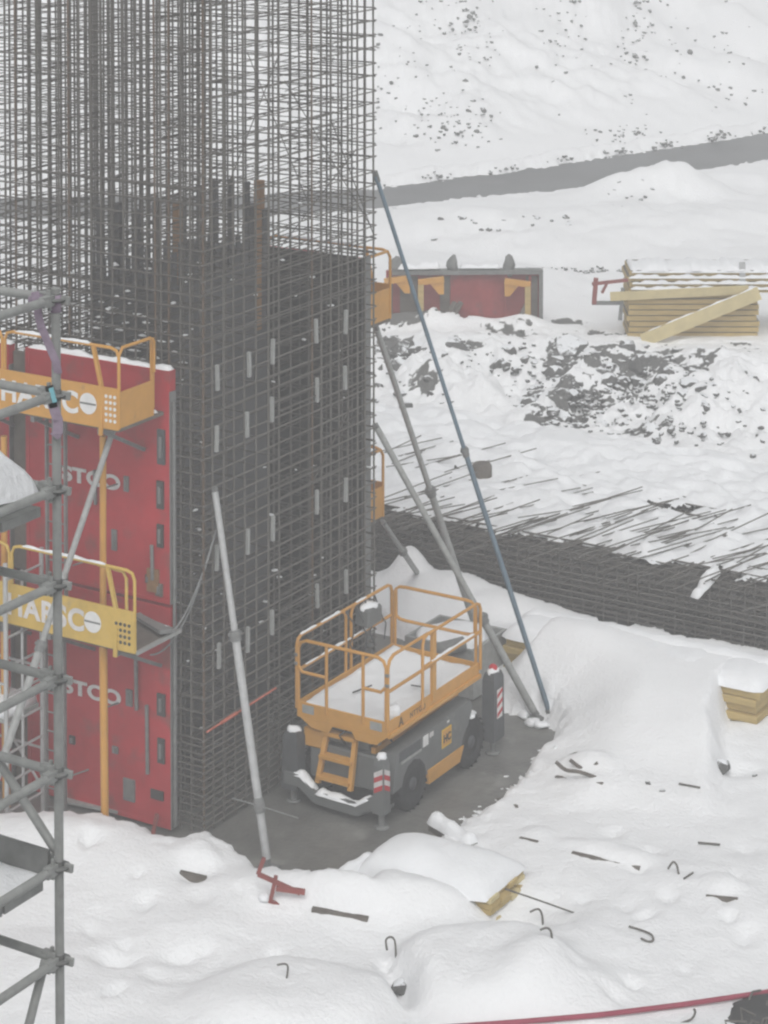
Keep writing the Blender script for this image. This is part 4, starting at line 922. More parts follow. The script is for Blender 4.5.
for px in (394, 419, 452, 506, 530):
    pp = bp(px, 320); MB().beam(Vector((pp.x, pp.y, zb_)) + FWD*.06, Vector((pp.x, pp.y, zt_)) + FWD*.06, .05 if px != 541 else .1, .1, FWD).build('rib', 'red_faded', bf)
pp = bp(541, 324); MB().beam(Vector((pp.x, pp.y, zb_-.1)) + FWD*.05, Vector((pp.x, pp.y, zt_+.05)) + FWD*.05, .09, .2, FWD).build('end_post', 'galv_dark', bf)
for (cx, cy_, sg) in ((431, 284, 1), (517, 286, -1), (397, 283, 1)):
    kk = bp(cx, cy_) - FWD*.2
    MB().beam(kk + RIGHT*(-.3*sg) + UPZ*.08, kk + RIGHT*(.3*sg) + UPZ*.16, .1, .13).prism([kk + RIGHT*(.3*sg) + UPZ*.12, kk + RIGHT*(.3*sg) - UPZ*.2, kk + RIGHT*(.18*sg) - UPZ*.2, kk + RIGHT*(-.05*sg) + UPZ*.08], FWD*.06).build('console_bracket', 'orange', bf)
    k2 = kk + RIGHT*(-.24*sg); MB().beam(k2 + UPZ*.05, Vector((k2.x, k2.y, zb_-.05)), .13, .1, FWD).build('console_post', 'timber', bf)
for (px0, px1) in ((388, 394), (400, 418), (526, 538), (440, 450)):  # dark slabs stand in for the shade between the ribs
    q0_ = bp(px0, 318); q1_ = bp(px1, 318); screen_box('recess_shade', 'timber_grey', bf, q0_ + FWD*.09, q1_ + FWD*.09, .02, zb_+.05, zt_-.12)
MB().beam(bp(392, 273) + FWD*.1, bp(541, 272) + FWD*.1, .3, .09).build('top_rail', 'galv_dark', bf)
for k, px in enumerate((396, 453, 509)):
    pp = bp(px, 266); MB().blob(pp + FWD*.1, (.15, .12, .22), k+3, .25, 2).build('clamp_head', 'galv_dark', bf)
snowstrip([bp(398, 269) + FWD*.1, bp(440, 268) + FWD*.1], .3, .12, 'snow_cover', bf, 3); snowstrip([bp(460, 268) + FWD*.1, bp(500, 268) + FWD*.1], .25, .08, 'snow_cover', bf, 4)
for k, px in enumerate((440, 446, 513)):
    pp = bp(px, 318); MB().beam(pp - FWD*.4 - UPZ*.2, pp - FWD*.1 + RIGHT*.35 + UPZ*.4, .12, .06).build('loose_board', 'timber_grey', bf)

DT = to_cam(bz(690, 334))[1]
def tp(px, py, dd=0.0): return at_d(px, py, DT + dd)
ts = thing('timber_stack', tp(690, 334), 'tall stack of yellow timber beams on the bench at right', 'timber stack')
zt_ = tp(690, 270).z; zb_ = BENCH + .02; NL = 12; hh = (zt_-zb_)/NL; a = tp(628, 330); c = tp(758, 330); c2 = tp(800, 330)
for k in range(NL):
    e = c if k < 8 else c2; j0 = RIGHT*random.uniform(-.04, .04)
    P0 = Vector((a.x, a.y, 0)) + j0; P1 = Vector((e.x, e.y, 0)) + j0
    z = zb_ + k*hh
    MB().prism([P0 + UPZ*z, P1 + UPZ*z, P1 + UPZ*(z+hh*.78), P0 + UPZ*(z+hh*.78)], FWD*1.15).build('beam_layer', 'timber', ts)
    MB().prism([P0 + UPZ*(z+hh*.78) + FWD*.03 + RIGHT*.02, P1 + UPZ*(z+hh*.78) + FWD*.03 - RIGHT*.02, P1 + UPZ*(z+hh) + FWD*.03 - RIGHT*.02, P0 + UPZ*(z+hh) + FWD*.03 + RIGHT*.02], FWD*1.1).build('spacer_layer', 'timber_grey', ts)
    if k >= 8: snowstrip([P0 + UPZ*(z+hh*.6) - FWD*.01 + RIGHT*.05, P1 + UPZ*(z+hh*.6) - FWD*.01], .1, .07, 'snow_cover', ts, k)
snowstrip([Vector((a.x, a.y, zt_)) + FWD*.5 + RIGHT*.05, Vector((c2.x, c2.y, zt_)) + FWD*.5], 1.1, .1, 'snow_cover', ts, 44)
st = MB().beam(tp(742, 262) - FWD*.02, tp(743, 305) - FWD*.02, .14, .05, FWD).build('strap', 'galv_light', ts)
MB().beam(tp(610, 296) - FWD*.06, tp(748, 289) - FWD*.06, .05, .2).build('plank', 'timber_pale', None, label='pale plank laid level across the face of the tall timber stack', cat='plank')
lp = MB().beam(tp(640, 336) - FWD*.45, tp(758, 291) - FWD*.2, .06, .3).build('plank', 'timber_pale', None, label='wide plank leaning diagonally against the tall timber stack', cat='plank')
snowstrip([tp(645, 332) - FWD*.42 + UPZ*.1, tp(752, 291) - FWD*.2 + UPZ*.1], .06, .03, 'snow_cover', lp, 8)
rb = thing('steel_trestle', tp(602, 304), 'small red and grey steel trestle beside the tall timber stack', 'trestle')
MB().beam(tp(592, 284), tp(628, 280), .06, .07).build('top_bar', 'bracket', rb); MB().beam(tp(596, 278), tp(594, 304), .1, .1, FWD).build('post', 'bracket', rb)
MB().beam(tp(592, 303), tp(620, 303), .08, .08).build('base_bar', 'galv_dark', rb); MB().beam(tp(602, 293), tp(608, 281), .06, .06, FWD).build('strut', 'bracket', rb); MB().beam(tp(620, 320), tp(623, 288), .08, .08, FWD).build('leg', 'galv_dark', rb)

# ------------------------------------------------------------------ rocks
rock_me = []
for k in range(10):
    import bmesh
    bm = bmesh.new(); bmesh.ops.create_icosphere(bm, subdivisions=2, radius=1); rd = random.Random(100+k)
    pl_ = [(Vector((rd.gauss(0, 1), rd.gauss(0, 1), rd.gauss(0, 1))).normalized(), rd.uniform(.55, .85)) for _ in range(9)]
    for v in bm.verts:
        for n, dd in pl_:
            q = v.co.dot(n)
            if q > dd: v.co -= n*(q-dd)
        v.co *= 1 + rd.uniform(-.05, .05)
    me = bpy.data.meshes.new('rock'); bm.to_mesh(me); bm.free(); rock_me.append(me)
RM = {}
def rock(px, py, size, label, group, name='rock', m='rock', flat=.7, seed=0, dig=.25):
    rd = random.Random(seed)
    # find the ground under this pixel by marching along the view ray
    dv = ray(px, py); lo, hi = 25.0, 160.0; zs = [25*(1.02**i) for i in range(95)]
    tt = np.array(zs); k = dv.dot(FWD); Xr = tt*(dv.dot(RIGHT))/k; hz = height(Xr[None, :], tt[None, :])[0]; rz = CAM.z + tt*dv.z/k
    i = int(np.argmax(rz < hz)); 
    if i == 0: return None
    f = (rz[i-1]-hz[i-1])/((rz[i-1]-hz[i-1]) - (rz[i]-hz[i]) + 1e-9); Zd = tt[i-1] + (tt[i]-tt[i-1])*f
    p = CAM + dv*(Zd/k)
    key = (rd.randrange(10), m)
    if key not in RM: RM[key] = rock_me[key[0]].copy(); RM[key].materials.append(M[m])
    o = bpy.data.objects.new(name, RM[key]); COL.objects.link(o)
    r = size*Zd/F/2
    o.scale = (r*rd.uniform(.85, 1.2), r*rd.uniform(.7, 1.1), r*rd.uniform(flat*.8, flat*1.2)); o.rotation_euler = (rd.uniform(-.3, .3), rd.uniform(-.3, .3), rd.uniform(0, 6.28))
    o.location = (p.x, p.y, p.z - r*flat*dig)
    return tag(o, label, 'rock', group)
big = [(572, 345, 40, 'largest dark boulder on the bank edge below the formwork'), (642, 365, 26, 'dark boulder below the diagonal plank of the timber stack'), (628, 347, 20, 'angular dark rock just under the timber stack'), (752, 380, 15, 'lone dark boulder on the bank near the right edge'), (740, 372, 12, 'smaller dark rock left of the lone right-hand boulder'), (555, 372, 20, 'dark rock under the largest boulder on the bank'), (405, 350, 28, 'dark boulder on the bank beside the blue prop'), (400, 362, 24, 'dark rock below the boulder beside the blue prop'), (455, 345, 26, 'broad low rock on the bank under the red formwork'), (498, 363, 18, 'rock on the bank right of the broad low rock'), (528, 402, 18, 'dark rock low on the left of the bank'), (568, 440, 24, 'dark flat rock where the bank meets the starter bars'), (560, 470, 20, 'low dark rock beside the starter bars'), (390, 340, 18, 'rock at the bank edge behind the cage corner'), (418, 345, 20, 'pale-topped rock just right of the blue prop'), (563, 395, 24, 'upper rock of the dark streak down the bank'), (560, 418, 22, 'middle rock of the dark streak down the bank'), (541, 446, 20, 'dark rock left of the streak near the starter bars'), (548, 482, 22, 'dark rock among the ends of the starter bars'), (612, 352, 18, 'dark rock between largest boulder and timber stack'), (508, 349, 15, 'rock under the right end of the red formwork'), (600, 372, 20, 'jagged rock in the middle of the rubble slope'), (668, 372, 16, 'rock at the right end of the rubble slope')]
for k, (x, y, s, l) in enumerate(big): rock(x, y, s*1.3, l, 'boulders on the bank', 'boulder', 'rock_bare', .8, 500+k)
rd = random.Random(77); cnt = 0
def spots(n, gen, sz, label, group, m='rock', flat=.7, seed0=0):
    for k in range(n):
        x, y = gen(); rock(x, y, sz(), label, group, 'rock', m, flat, seed0+k)
def g_rub():
    while True:
        x = rd.gauss(618, 58); y = rd.gauss(392, 42)
        if 528 < x < 765 and 344 < y < 488: return x, y
spots(98, g_rub, lambda: rd.choice((6, 8, 10, 12, 19))*rd.uniform(.8, 1.2), 'small dark stone in the rubble patch on the bank', 'stones in the rubble patch', 'rock', .6, 1000)
def g_lft():
    c = rd.choice([(402, 355, 14, 16), (455, 350, 24, 8), (515, 360, 20, 12), (525, 400, 12, 18), (420, 400, 30, 25), (560, 415, 14, 22), (555, 455, 10, 16)])
    return rd.gauss(c[0], c[2]), rd.gauss(c[1], c[3])
spots(72, g_lft, lambda: rd.uniform(7, 17), 'small dark stone on the snowy bank left of the rubble patch', 'stones on the left of the bank', 'rock_bare', .7, 1400)
spots(14, lambda: (rd.uniform(690, 768), rd.uniform(360, 500)), lambda: rd.uniform(4, 9), 'small dark stone on the bank near the right edge', 'stones on the right of the bank', 'rock_bare', .7, 1600)
hill_c = [(470, 20, 14, 20), (475, 48, 12, 12), (420, 95, 30, 28), (445, 125, 24, 12), (470, 118, 20, 14), (560, 30, 14, 30), (632, 60, 6, 26), (640, 20, 10, 24), (620, 135, 20, 4), (730, 60, 18, 26), (405, 30, 20, 25), (690, 60, 30, 40)]
def g_hill():
    c = rd.choice(hill_c); return max(378, rd.gauss(c[0], c[2])), max(1, min(150, rd.gauss(c[1], c[3])))
spots(62, g_hill, lambda: rd.uniform(3.6, 7), 'small dark stone poking through the snow on the hillside', 'stones on the hillside', 'rock_bare', .9, 2000)
spots(22, lambda: (rd.gauss(500, 55), rd.gauss(222, 8)), lambda: rd.uniform(4, 9), 'small dark stone in the snow just below the road', 'stones below the road', 'rock_bare', .7, 2400)
spots(16, lambda: (rd.gauss(625, 14), rd.gauss(190, 12)), lambda: rd.uniform(3, 8), 'small dark stone on the mound beside the road', 'stones on the roadside mound', 'rock_bare', .7, 2600)
# finer gravel and ploughed lumps as one mass
gv = MB()
def gv_add(px, py, size, seed):
    dv = ray(px, py); tt = np.array([25*(1.02**i) for i in range(95)]); k = dv.dot(FWD); hz = height((tt*(dv.dot(RIGHT))/k)[None, :], tt[None, :])[0]; rz = CAM.z + tt*dv.z/k
    i = int(np.argmax(rz < hz))
    if i == 0: return
    f = (rz[i-1]-hz[i-1])/((rz[i-1]-hz[i-1]) - (rz[i]-hz[i]) + 1e-9); Zd = tt[i-1] + (tt[i]-tt[i-1])*f; p = CAM + dv*(Zd/k); r = size*Zd/F/2
    gv.blob(p - UPZ*r*.2, (r*rd.uniform(.8, 1.5), r*rd.uniform(.8, 1.4), r*rd.uniform(.6, 1.1)), seed, .3, 1)
for k in range(560):
    x, y = g_rub(); gv_add(x, y, rd.uniform(2.5, 6.5), k)
for k in range(260):
    x, y = g_lft(); gv_add(x, y, rd.uniform(2, 5), 300+k)
for k in range(430):
    x, y = g_hill(); gv_add(x, y, rd.uniform(1.6, 3.8), 600+k)
for k in range(150):
    x = rd.uniform(378, 768); y = np.interp(x, [380, 430, 500, 600, 700, 768], [186, 179, 171, 156, 141, 131]) + rd.gauss(-2, 2.2); gv_add(x, y, rd.uniform(2, 4.5), 900+k)
for k in range(90):
    x = rd.uniform(430, 630); gv_add(x, 270 + rd.gauss(0, 1.5), rd.uniform(2, 5), 1200+k)
gv.build('loose_gravel', 'rock_bare', None, label='fine stones and clods showing through the snow', kind='stuff')

cl = MB(); rc = random.Random(8); ring = edge_px[:-3]
for k in range(60):
    i = rc.randrange(len(ring)-1); t = rc.random(); x = ring[i][0]*(1-t) + ring[i+1][0]*t + rc.gauss(5, 9); y = ring[i][1]*(1-t) + ring[i+1][1]*t + rc.gauss(3, 7)
    p = at_z(x, y, .02); z = max(.0, ground_z(p.x, p.y)); r = rc.uniform(.012, .05); cl.blob((p.x, p.y, z - r*.2), (r*rc.uniform(1, 2.2), r*rc.uniform(1, 1.8), r*.6), k, .35, 2)
cl.build('snow_clods', 'snow_fine', None, label='small clods of snow along the edge of the wet slab', kind='stuff')
# ------------------------------------------------------------------ small things in the front snow
def gp(px, py, up=0.0):
    dv = ray(px, py); tt = np.linspace(22, 60, 220); k = dv.dot(FWD); hz = height((tt*(dv.dot(RIGHT))/k)[None, :], tt[None, :])[0]; rz = CAM.z + tt*dv.z/k
    i = max(1, int(np.argmax(rz < hz))); f = (rz[i-1]-hz[i-1])/((rz[i-1]-hz[i-1]) - (rz[i]-hz[i]) + 1e-9); Zd = tt[i-1] + (tt[i]-tt[i-1])*f
    return CAM + dv*(Zd/k) + UPZ*up
def smooth(P):
    out = []
    for i in range(len(P)-1):
        p0 = P[max(i-1, 0)]; p1 = P[i]; p2 = P[i+1]; p3 = P[min(i+2, len(P)-1)]
        for k in range(4):
            t = k/4; out.append(.5*((2*p1) + (p2-p0)*t + (2*p0-5*p1+4*p2-p3)*t*t + (3*p1-p0-3*p2+p3)*t**3))
    return out + [P[-1]]
def bent(name, pxs, r, m, label, cat, up=.02, group=None):
    if any(len(a) > 2 for a in pxs) and len(pxs) > 2:
        lo_ = max(pxs, key=lambda a: a[1]); dep = to_cam(gp(lo_[0], lo_[1]))[1]
        P = [at_d(a[0], a[1], dep) for a in pxs]; i0 = pxs.index(lo_); P[i0] = P[i0] - UPZ*.05
    else: P = [gp(a[0], a[1], up) for a in pxs]
    return MB().poly(smooth(P) if len(P) > 2 else P, r, 6).build(name, m, None, label=label, cat=cat, group=group)
HG = 'rebar ends in the snow'
bent('rebar_hook', [(629, 928), (645, 933), (652, 937), (653, 942), (648, 943), (641, 940)], .014, 'rebar', 'hook-bent rebar lying on open snow at lower right', 'rebar', group=HG)
bent('rebar_hook', [(277, 965, .12), (285, 964, .16), (288, 968, .1), (286, 978, .0)], .013, 'rebar', 'curved rebar end sticking up at the bottom left of centre', 'rebar', group=HG)
bent('rebar_hook', [(387, 950, .1), (386, 940, .16), (391, 937, .2), (395, 942, .14), (396, 956, 0)], .014, 'rebar', 'hooked rebar end beside the crack in the centre mound', 'rebar', group=HG)
bent('rebar_hook', [(530, 912, .1), (538, 909, .16), (542, 915, .1), (543, 924, 0)], .015, 'rebar', 'upper of two rebar hooks below the front board pile', 'rebar', group=HG)
bent('rebar_hook', [(540, 930, .08), (547, 928, .12), (551, 932, .08), (552, 938, 0)], .015, 'rebar', 'lower of two rebar hooks below the front board pile', 'rebar', group=HG)
bent('rebar_rod', [(412, 862, .05), (446, 871, .02)], .012, 'rebar', 'straight rebar rod left of the front board pile', 'rebar', group=HG)
bent('rebar_rod', [(505, 889, .35), (535, 899, .1), (579, 911, .03)], .012, 'rebar', 'straight rebar rod passing out of the front board pile', 'rebar', group=HG)
bent('rebar_rod', [(693, 874, .03), (684, 880, .03)], .014, 'rebar', 'short rod right of the long dark strip', 'rebar', group=HG)
bent('rebar_rod', [(679, 785, .03), (700, 789, .05)], .016, 'rebar', 'short rod in the snow right of the tangled debris', 'rebar', group=HG)
bent('rebar_rod', [(698, 844, .02), (720, 846, .05)], .016, 'rebar', 'short rod on the snow between dark strip and right edge', 'rebar', group=HG)
bent('wire_loop', [(668, 869, .02), (673, 862, .12), (677, 866, .1), (679, 874, .0)], .016, 'rebar', 'small wire loop beside the long dark strip', 'wire', group=HG)
def plank(pxs, wd, ht, m, label, cat='plank', up=.0, name='dark_strip', snow=True):
    a = gp(*pxs[0], up); c = gp(*pxs[1], up); t = thing(name, (a+c)/2, label, cat, None)
    a = a - UPZ*ht*.25; c = c - UPZ*ht*.25
    MB().beam(a, c, wd*.3, ht*.8).build('board', m, t)
    if snow:
        L_ = (c-a).length; dv = (c-a).normalized(); mid_ = (a+c)/2 + FWD*(wd*.5 + .12) + UPZ*(ht*.3)
        b = MB(); b.blob((0, 0, 0), (L_*.56, wd*.5 + .2, .1 + ht*.25), int(a.x*100) % 97, .06, 3)
        yaw = math.atan2(dv.y, dv.x); b.v = [(mid_.x + v[0]*math.cos(yaw) - v[1]*math.sin(yaw), mid_.y + v[0]*math.sin(yaw) + v[1]*math.cos(yaw), mid_.z + v[2]) for v in b.v]
        b.build('snow_cover', 'snow_fine', t)
for (pp_, wd_, ht_, lb_, bh_) in SNOW_GAPS: plank(pp_, wd_, ht_, 'timber_grey', lb_, snow=False, up=.0)
for (pp_, nm_, lb_) in (([(432, 818), (474, 843)], 'snowy_beam', 'snow-covered beam jutting onto the slab right of the lift'), ([(340, 876), (374, 859)], 'snowy_post', 'short snow-covered post pointing over the slab edge')):
    a = at_z(*pp_[0], .3); c = at_z(*pp_[1], .3)
    if nm_ == 'snowy_post': a, c = c, a
    t = thing(nm_, a, lb_, 'beam'); MB().beam(a - UPZ*.09, c - UPZ*.09, .13, .16).build('board', 'timber_grey', t)
    snowstrip([a - UPZ*.04, c - UPZ*.04], .23, .15, 'snow_cover', t, 31, step=.07, lump=.35)
plank([(496, 800), (517, 808)], .14, .12, 'timber_grey', 'short dark block at the right slab edge', snow=False, up=.02, cat='block')
plank([(456, 788), (492, 801)], .05, .04, 'timber_grey', 'thin dark lath lying on the wet slab', snow=False, up=.02, cat='lath')
for k, (pxs) in enumerate(([(560, 757), (575, 754), (592, 752)], [(556, 762), (566, 770), (580, 772), (600, 776)], [(570, 760), (585, 766), (598, 763)])):
    bent('debris_strip', [(x, y, .06) for x, y in pxs], .028, 'timber_grey', ('top', 'bottom', 'middle')[k] + ' strip of the tangled debris right of the slab', 'debris', group='tangled debris')
for k, (x, y, s, l) in enumerate(((722, 765, 24, 'dark stone in the snow hollow below the drift'), (648, 783, 9, 'small stone right of the tangled debris'), (662, 790, 10, 'small stone beside the short rod'), (402, 985, 26, 'dark stone added for the shade in the crack of the centre mound'), (72, 833, 11, 'dark stone just right of the scaffold pole'), (755, 775, 6, 'tiny stone at the right edge below the drift'))):  # the stone in the crack is added to stand for its shaded side
    rock(x, y, s, l, None, 'rock', 'rock_bare', .7, 3000+k, .3)
# red bracket
br = thing('steel_bracket', gp(285, 890), 'red steel bracket lying in the front snow below the corner prop', 'bracket')
def bb(a, c, wd=.05, nm='bar'):
    dep = to_cam(gp(285, 909))[1]; p_ = at_d(a[0], a[1], dep + .1); q_ = at_d(c[0], c[1], dep + .1); MB().beam(p_, q_, wd, wd).build(nm, 'bracket', br)
bb((264, 858, .14), (258, 874, .12)); bb((258, 874, .12), (300, 893, .16)); bb((276, 876, .2), (270, 903, .05)); bb((270, 901, .05), (290, 911, .03)); bb((276, 888, .12), (305, 892, .12), .06)
MB().lathe(at_d(264, 897, to_cam(gp(285, 909))[1]+.1), (0, 0, 1), [(-.05, .05), (-.04, .07), (.03, .07), (.05, .04)], 10).build('snow_plug', 'snow_fine', br)
# stake behind left bank
MB().beam(gp(152, 836, -.05), gp(158, 824, .22), .05, .05).build('wooden_stake', 'bracket', None, label='short reddish stake poking out of the left snow bank', cat='stake')
# red hose across the lower right corner
P = []
for i in range(16):
    t = i/15; x = 380 + t*410; y = np.interp(x, [380, 520, 600, 680, 768, 800], [1036, 1026, 1019, 1009, 996, 990]); P.append(gp(x, y, .05))
MB().poly(P, .032, 8).build('red_hose', 'hose', None, label='dark red hose running across the bottom right corner', cat='hose')
# tangle of dark rebar at the bottom right corner
tg = thing('rebar_bundle', gp(752, 1016), 'dark tangle of bent rebar at the bottom right corner', 'rebar')
rd = random.Random(3)
for k in range(14):
    x = rd.uniform(728, 790); y = rd.uniform(1006, 1040); P = [gp(x, y, .02), gp(x+rd.uniform(-8, 8), y-rd.uniform(2, 10), .12), gp(x+rd.uniform(4, 18), y-rd.uniform(0, 10), .1)]
    MB().poly(P, .014, 6).build('bent_bar', 'rebar', tg)
q = gp(758, 1016); MB().blob(q, (.5, .6, .08), 5, .3, 3).build('dark_patch', 'soil', tg)  # dark patch laid under the tangled bars
bent('rebar_hook', [(672, 1022, .02), (690, 1020, .08), (695, 1013, .1), (694, 1009, .05)], .015, 'rebar', 'hooked rebar end just below the red hose', 'rebar', group=HG)

# ------------------------------------------------------------------ scaffold tower in front (left edge)
SZ = 12.3
S0 = at_d(57.5, 600, SZ); sx0, sy0 = S0.x, S0.y
def pz(py): return at_d(57, py, SZ).z
sc = thing('scaffold_tower', (sx0, sy0, 0), 'grey tube scaffold tower in the left foreground', 'scaffold')
BX, BY = 2.07, 1.09
ztop = pz(288); corners = [(sx0, sy0), (sx0-BX, sy0), (sx0, sy0-BY), (sx0-BX, sy0-BY)]
g0 = min(ground_z(*c) for c in corners) - .05
for k, c in enumerate(corners):
    s_ = MB().tube((c[0], c[1], g0+.1), (c[0], c[1], ztop if k == 0 else ztop + .02*k), .0242, 14).build('standard', 'galv', sc)
    MB().box((c[0]-.075, c[1]-.075, g0), (c[0]+.075, c[1]+.075, g0+.01)).tube((c[0], c[1], g0+.01), (c[0], c[1], g0+.12), .018, 8).build('base_plate', 'galv_dark', s_)
lv = [pz(y) for y in (299, 400, 496, 592, 688, 776, 872, 950)]
step = .497
zs_ = [lv[0] - step*i for i in range(int((lv[0]-g0)/step))]
deckz = [pz(505), pz(878)]
while deckz[-1] - 2 > g0 + .3: deckz.append(deckz[-1]-1.99)
def rosette(c, z):
    MB().lathe((c[0], c[1], z), (0, 0, 1), [(-.006, .03), (-.006, .06), (.006, .06), (.006, .03)], 12).lathe((c[0], c[1], z-.03), (0, 0, 1), [(0, .026), (.06, .026)], 12).build('rosette', 'galv_dark', sc)
def wedge(c, dx, dy, z):
    a = Vector((c[0]+dx*.03, c[1]+dy*.03, z)); e = Vector((c[0]+dx*.11, c[1]+dy*.11, z))
    MB().beam(a, e, .04, .055).box((c[0]+dx*.05-.008, c[1]+dy*.05-.008, z-.05), (c[0]+dx*.05+.008, c[1]+dy*.05+.008, z+.055)).build('wedge_head', 'galv', sc)
for i, z in enumerate(zs_):
    for c in corners: rosette(c, z)
    for (a, b_, dd) in ((0, 1, (-1, 0)), (2, 3, (-1, 0)), (0, 2, (0, -1)), (1, 3, (0, -1))):
        if i > 8 and i % 4: continue
        A, B = corners[a], corners[b_]; zz = z + (0.0 if dd[0] else -.045*0)
        MB().tube((A[0]+dd[0]*.08, A[1]+dd[1]*.08, zz), (B[0]-dd[0]*.08, B[1]-dd[1]*.08, zz), .0242, 12).build('ledger', 'galv', sc)
        wedge(A, dd[0], dd[1], zz); wedge(B, -dd[0], -dd[1], zz)
    # rosette nose sticking out to the right of the near corner
    MB().beam((sx0+.03, sy0+.01, z), (sx0+.075, sy0+.02, z-.005), .02, .04).build('spigot_wedge', 'galv', sc)
for k, z in enumerate(deckz):
    nb = 3; w_ = (BY-.12)/nb
    for j in range(nb):
        y0 = sy0-.06-(j+1)*w_+.01
        d_ = MB().box((sx0-BX+.05, y0, z-.05), (sx0-.05, y0+w_-.02, z)).build('deck_board', 'galv', sc)
    if k: MB().box((sx0-BX+.06, sy0-.045, z), (sx0-.04, sy0-.02, z+.15)).build('toe_board', 'galv_dark', sc)
    if k < 2:
        nx2, ny2 = 70, 40; XX, YY = np.meshgrid(np.linspace(sx0-BX+.06, sx0-.075, nx2), np.linspace(sy0-BY+.05, sy0-.05, ny2))
        th = (.27 if k == 0 else .045) + .14*fbm(XX*4, YY*4, 71+k, 4)*(1 if k == 0 else .5); e = np.minimum(np.minimum(XX-(sx0-BX+.05), sx0-.065-XX), np.minimum(YY-(sy0-BY+.04), sy0-.04-YY))
        th = th*np.sqrt(np.clip(e/.11, 0, 1)) - .012*(e < .01)
        if k == 0: th = th + .05*sstep(.0, .5, sx0 - XX)*np.sqrt(np.clip(e/.06, 0, 1))
        b = MB().add([(XX[i, j], YY[i, j], z+.004+th[i, j]) for i in range(ny2) for j in range(nx2)], [(i*nx2+j, i*nx2+j+1, (i+1)*nx2+j+1, (i+1)*nx2+j) for i in range(ny2-1) for j in range(nx2-1)], True)
        b.build('deck_snow', 'snow_fine', sc)
# braces: X side (far face) and Y side
def brace(a, b_):
    MB().tube(a, b_, .0242, 12).build('diagonal_brace', 'galv', sc)
brace((sx0-.04, sy0+.045, pz(860)), (sx0-BX+.05, sy0+.045, pz(860)+2.0))
brace((sx0-.03, sy0-.08, pz(955)), (sx0-.03, sy0-BY+.05, pz(955)-2.0)); brace((sx0+.0, sy0-.08, pz(955)-2.0), (sx0+.0, sy0-BY+.05, pz(955)-3.98))
# purple strap with turquoise buckle
stp = thing('ratchet_strap', (sx0, sy0, pz(500)), 'purple lashing strap wound round the scaffold pole', 'strap')
P = []
def sp_pt(px, py, off): return at_d(px, py, SZ - off)
b = MB(); path = [(35, 292, .05), (37, 303, .045), (38, 314, .04), (41, 326, .05), (46, 338, .045), (51, 350, .035), (56, 362, .03), (58, 372, .02)]
for (a, c_) in zip(path[:-1], path[1:]):
    b.beam(sp_pt(*a), sp_pt(*c_) + (sp_pt(*c_)-sp_pt(*a))*.15, .04, .008, FWD)
b.build('strap_band', 'purple', stp)
MB().lathe((sx0, sy0, pz(312)), (0, 0, 1), [(0, .027), (.0, .0285), (.09, .0285), (.09, .027)], 14).build('strap_turn', 'purple', stp)
MB().lathe(sp_pt(36, 300, 0) , (0, 1, 0), [(-.03, .027), (-.03, .03), (.03, .03), (.03, .027)], 12).build('strap_loop', 'purple', stp)
b = MB(); path = [(52, 402, .04), (55, 412, .05), (58, 420, .05), (58, 432, .05), (55, 436, .045)]
for (a, c_) in zip(path[:-1], path[1:]): b.beam(sp_pt(*a), sp_pt(*c_) + (sp_pt(*c_)-sp_pt(*a))*.15, .05, .01, FWD)
b.build('strap_tail', 'purple', stp)
MB().beam(sp_pt(51, 388, .06), sp_pt(55, 402, .06), .022, .02, FWD).build('buckle', 'cyan', stp); MB().beam(sp_pt(49, 386, .045), sp_pt(54, 407, .045), .04, .02, FWD).build('ratchet', 'black', stp)

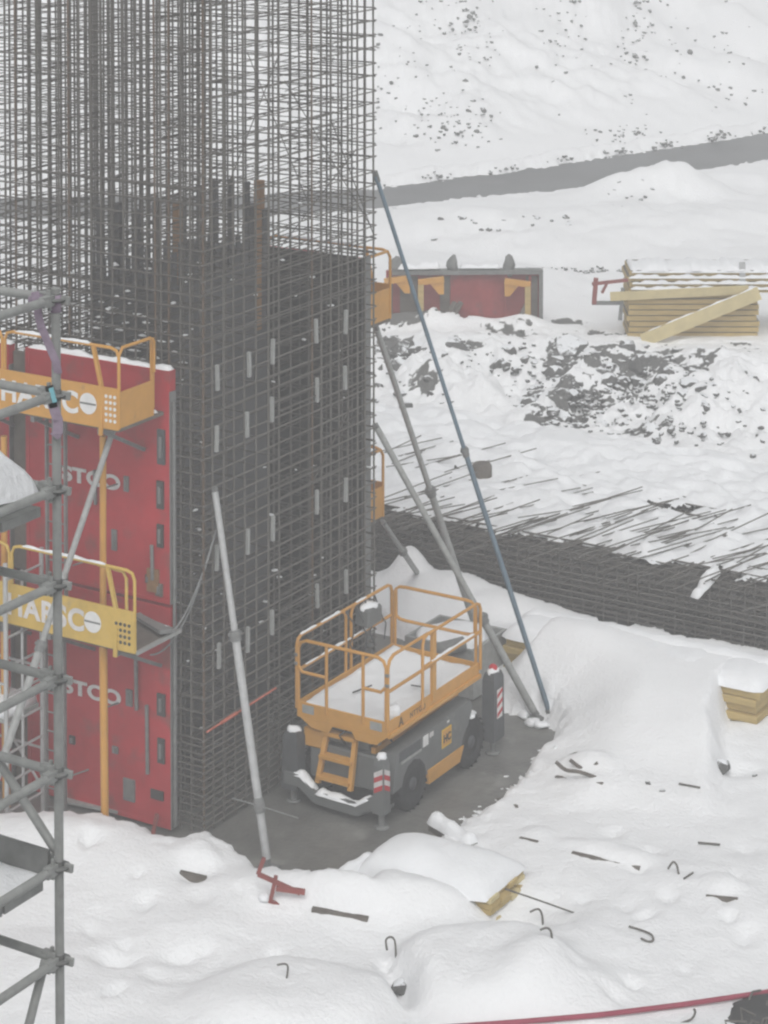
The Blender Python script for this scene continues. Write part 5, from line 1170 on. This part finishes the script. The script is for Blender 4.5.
# ------------------------------------------------------------------ bright access tower near the red panels
A0 = at_z(43, 802, .2); ax0, ay0 = A0.x, A0.y
at = thing('access_tower', (ax0, ay0, 0), 'pale aluminium access tower between scaffold and red panels', 'access tower')
zt_ = at_y(43, 548, ay0).z; W2, L2 = 1.5, .8
cs = [(ax0, ay0), (ax0, ay0-L2), (ax0-W2, ay0), (ax0-W2, ay0-L2)]
for c in cs: MB().tube((c[0], c[1], .02), (c[0], c[1], zt_), .035, 10).build('standard', 'galv_light', at)
for side_ in (0, 2):
    a, c = cs[side_], cs[side_+1]; z = .35
    while z < zt_ - .1:
        MB().tube((a[0], a[1], z), (c[0], c[1], z), .02, 8).build('rung', 'galv_light', at); z += .42
    MB().tube((a[0], a[1]-L2*.55, .3), (a[0], a[1]-L2*.55, zt_-.2), .022, 8).build('inner_post', 'galv_light', at)
for z in (1.0, 2.2, 3.2):
    for a, c in ((0, 2), (1, 3)): MB().tube((cs[a][0], cs[a][1], z), (cs[c][0], cs[c][1], z+.02), .02, 8).build('horizontal_brace', 'galv_light', at)
MB().tube((cs[0][0], cs[0][1], .4), (cs[2][0], cs[2][1], 2.1), .02, 8).build('diagonal_brace', 'galv_light', at); MB().tube((cs[1][0], cs[1][1], 1.0), (cs[3][0], cs[3][1], 2.9), .02, 8).build('diagonal_brace', 'galv_light', at)
zd = at_y(38, 712, ay0-.3).z
MB().box((ax0-W2+.03, ay0-L2+.03, zd-.06), (ax0-.04, ay0-.03, zd)).build('deck', 'galv', at)
b = MB().hull([Vector((ax0-W2/2+sx*(W2/2-.06)*k, ay0-L2/2+sy*(L2/2-.04)*k, zd+z)) for z, k in ((0, 1), (.1, .97), (.16, .8)) for sx in (-1, 1) for sy in (-1, 1)], True); b.build('deck_snow', 'snow_fine', at)

# ------------------------------------------------------------------ haze
hm = bpy.data.materials.new('haze'); hm.use_nodes = True; t = hm.node_tree; t.nodes.clear()
pv = t.nodes.new('ShaderNodeVolumePrincipled'); mo = t.nodes.new('ShaderNodeOutputMaterial')
pv.inputs['Color'].default_value = (0.96, 0.965, 0.97, 1); pv.inputs['Density'].default_value = HAZE_DENSITY; pv.inputs['Anisotropy'].default_value = 0.0
t.links.new(pv.outputs[0], mo.inputs['Volume'])
zmax = max(float(GH.max()), 16.5) + 1.0
c0 = [camw(X, Z, 0) for X, Z in ((-72, -6), (72, -6), (72, 168), (-72, 168))]
hz_ = MB().add([(p[0], p[1], -1.6) for p in c0] + [(p[0], p[1], zmax) for p in c0], [(3,2,1,0), (4,5,6,7), (0,1,5,4), (1,2,6,5), (2,3,7,6), (3,0,4,7)])
hz_.build('haze', hm, None, loc=(0, 0, 0), label='pale winter mist filling the whole site', kind='stuff')
print('objects', len(bpy.data.objects), 'tris', sum(len(m.polygons)*2 for m in bpy.data.meshes))
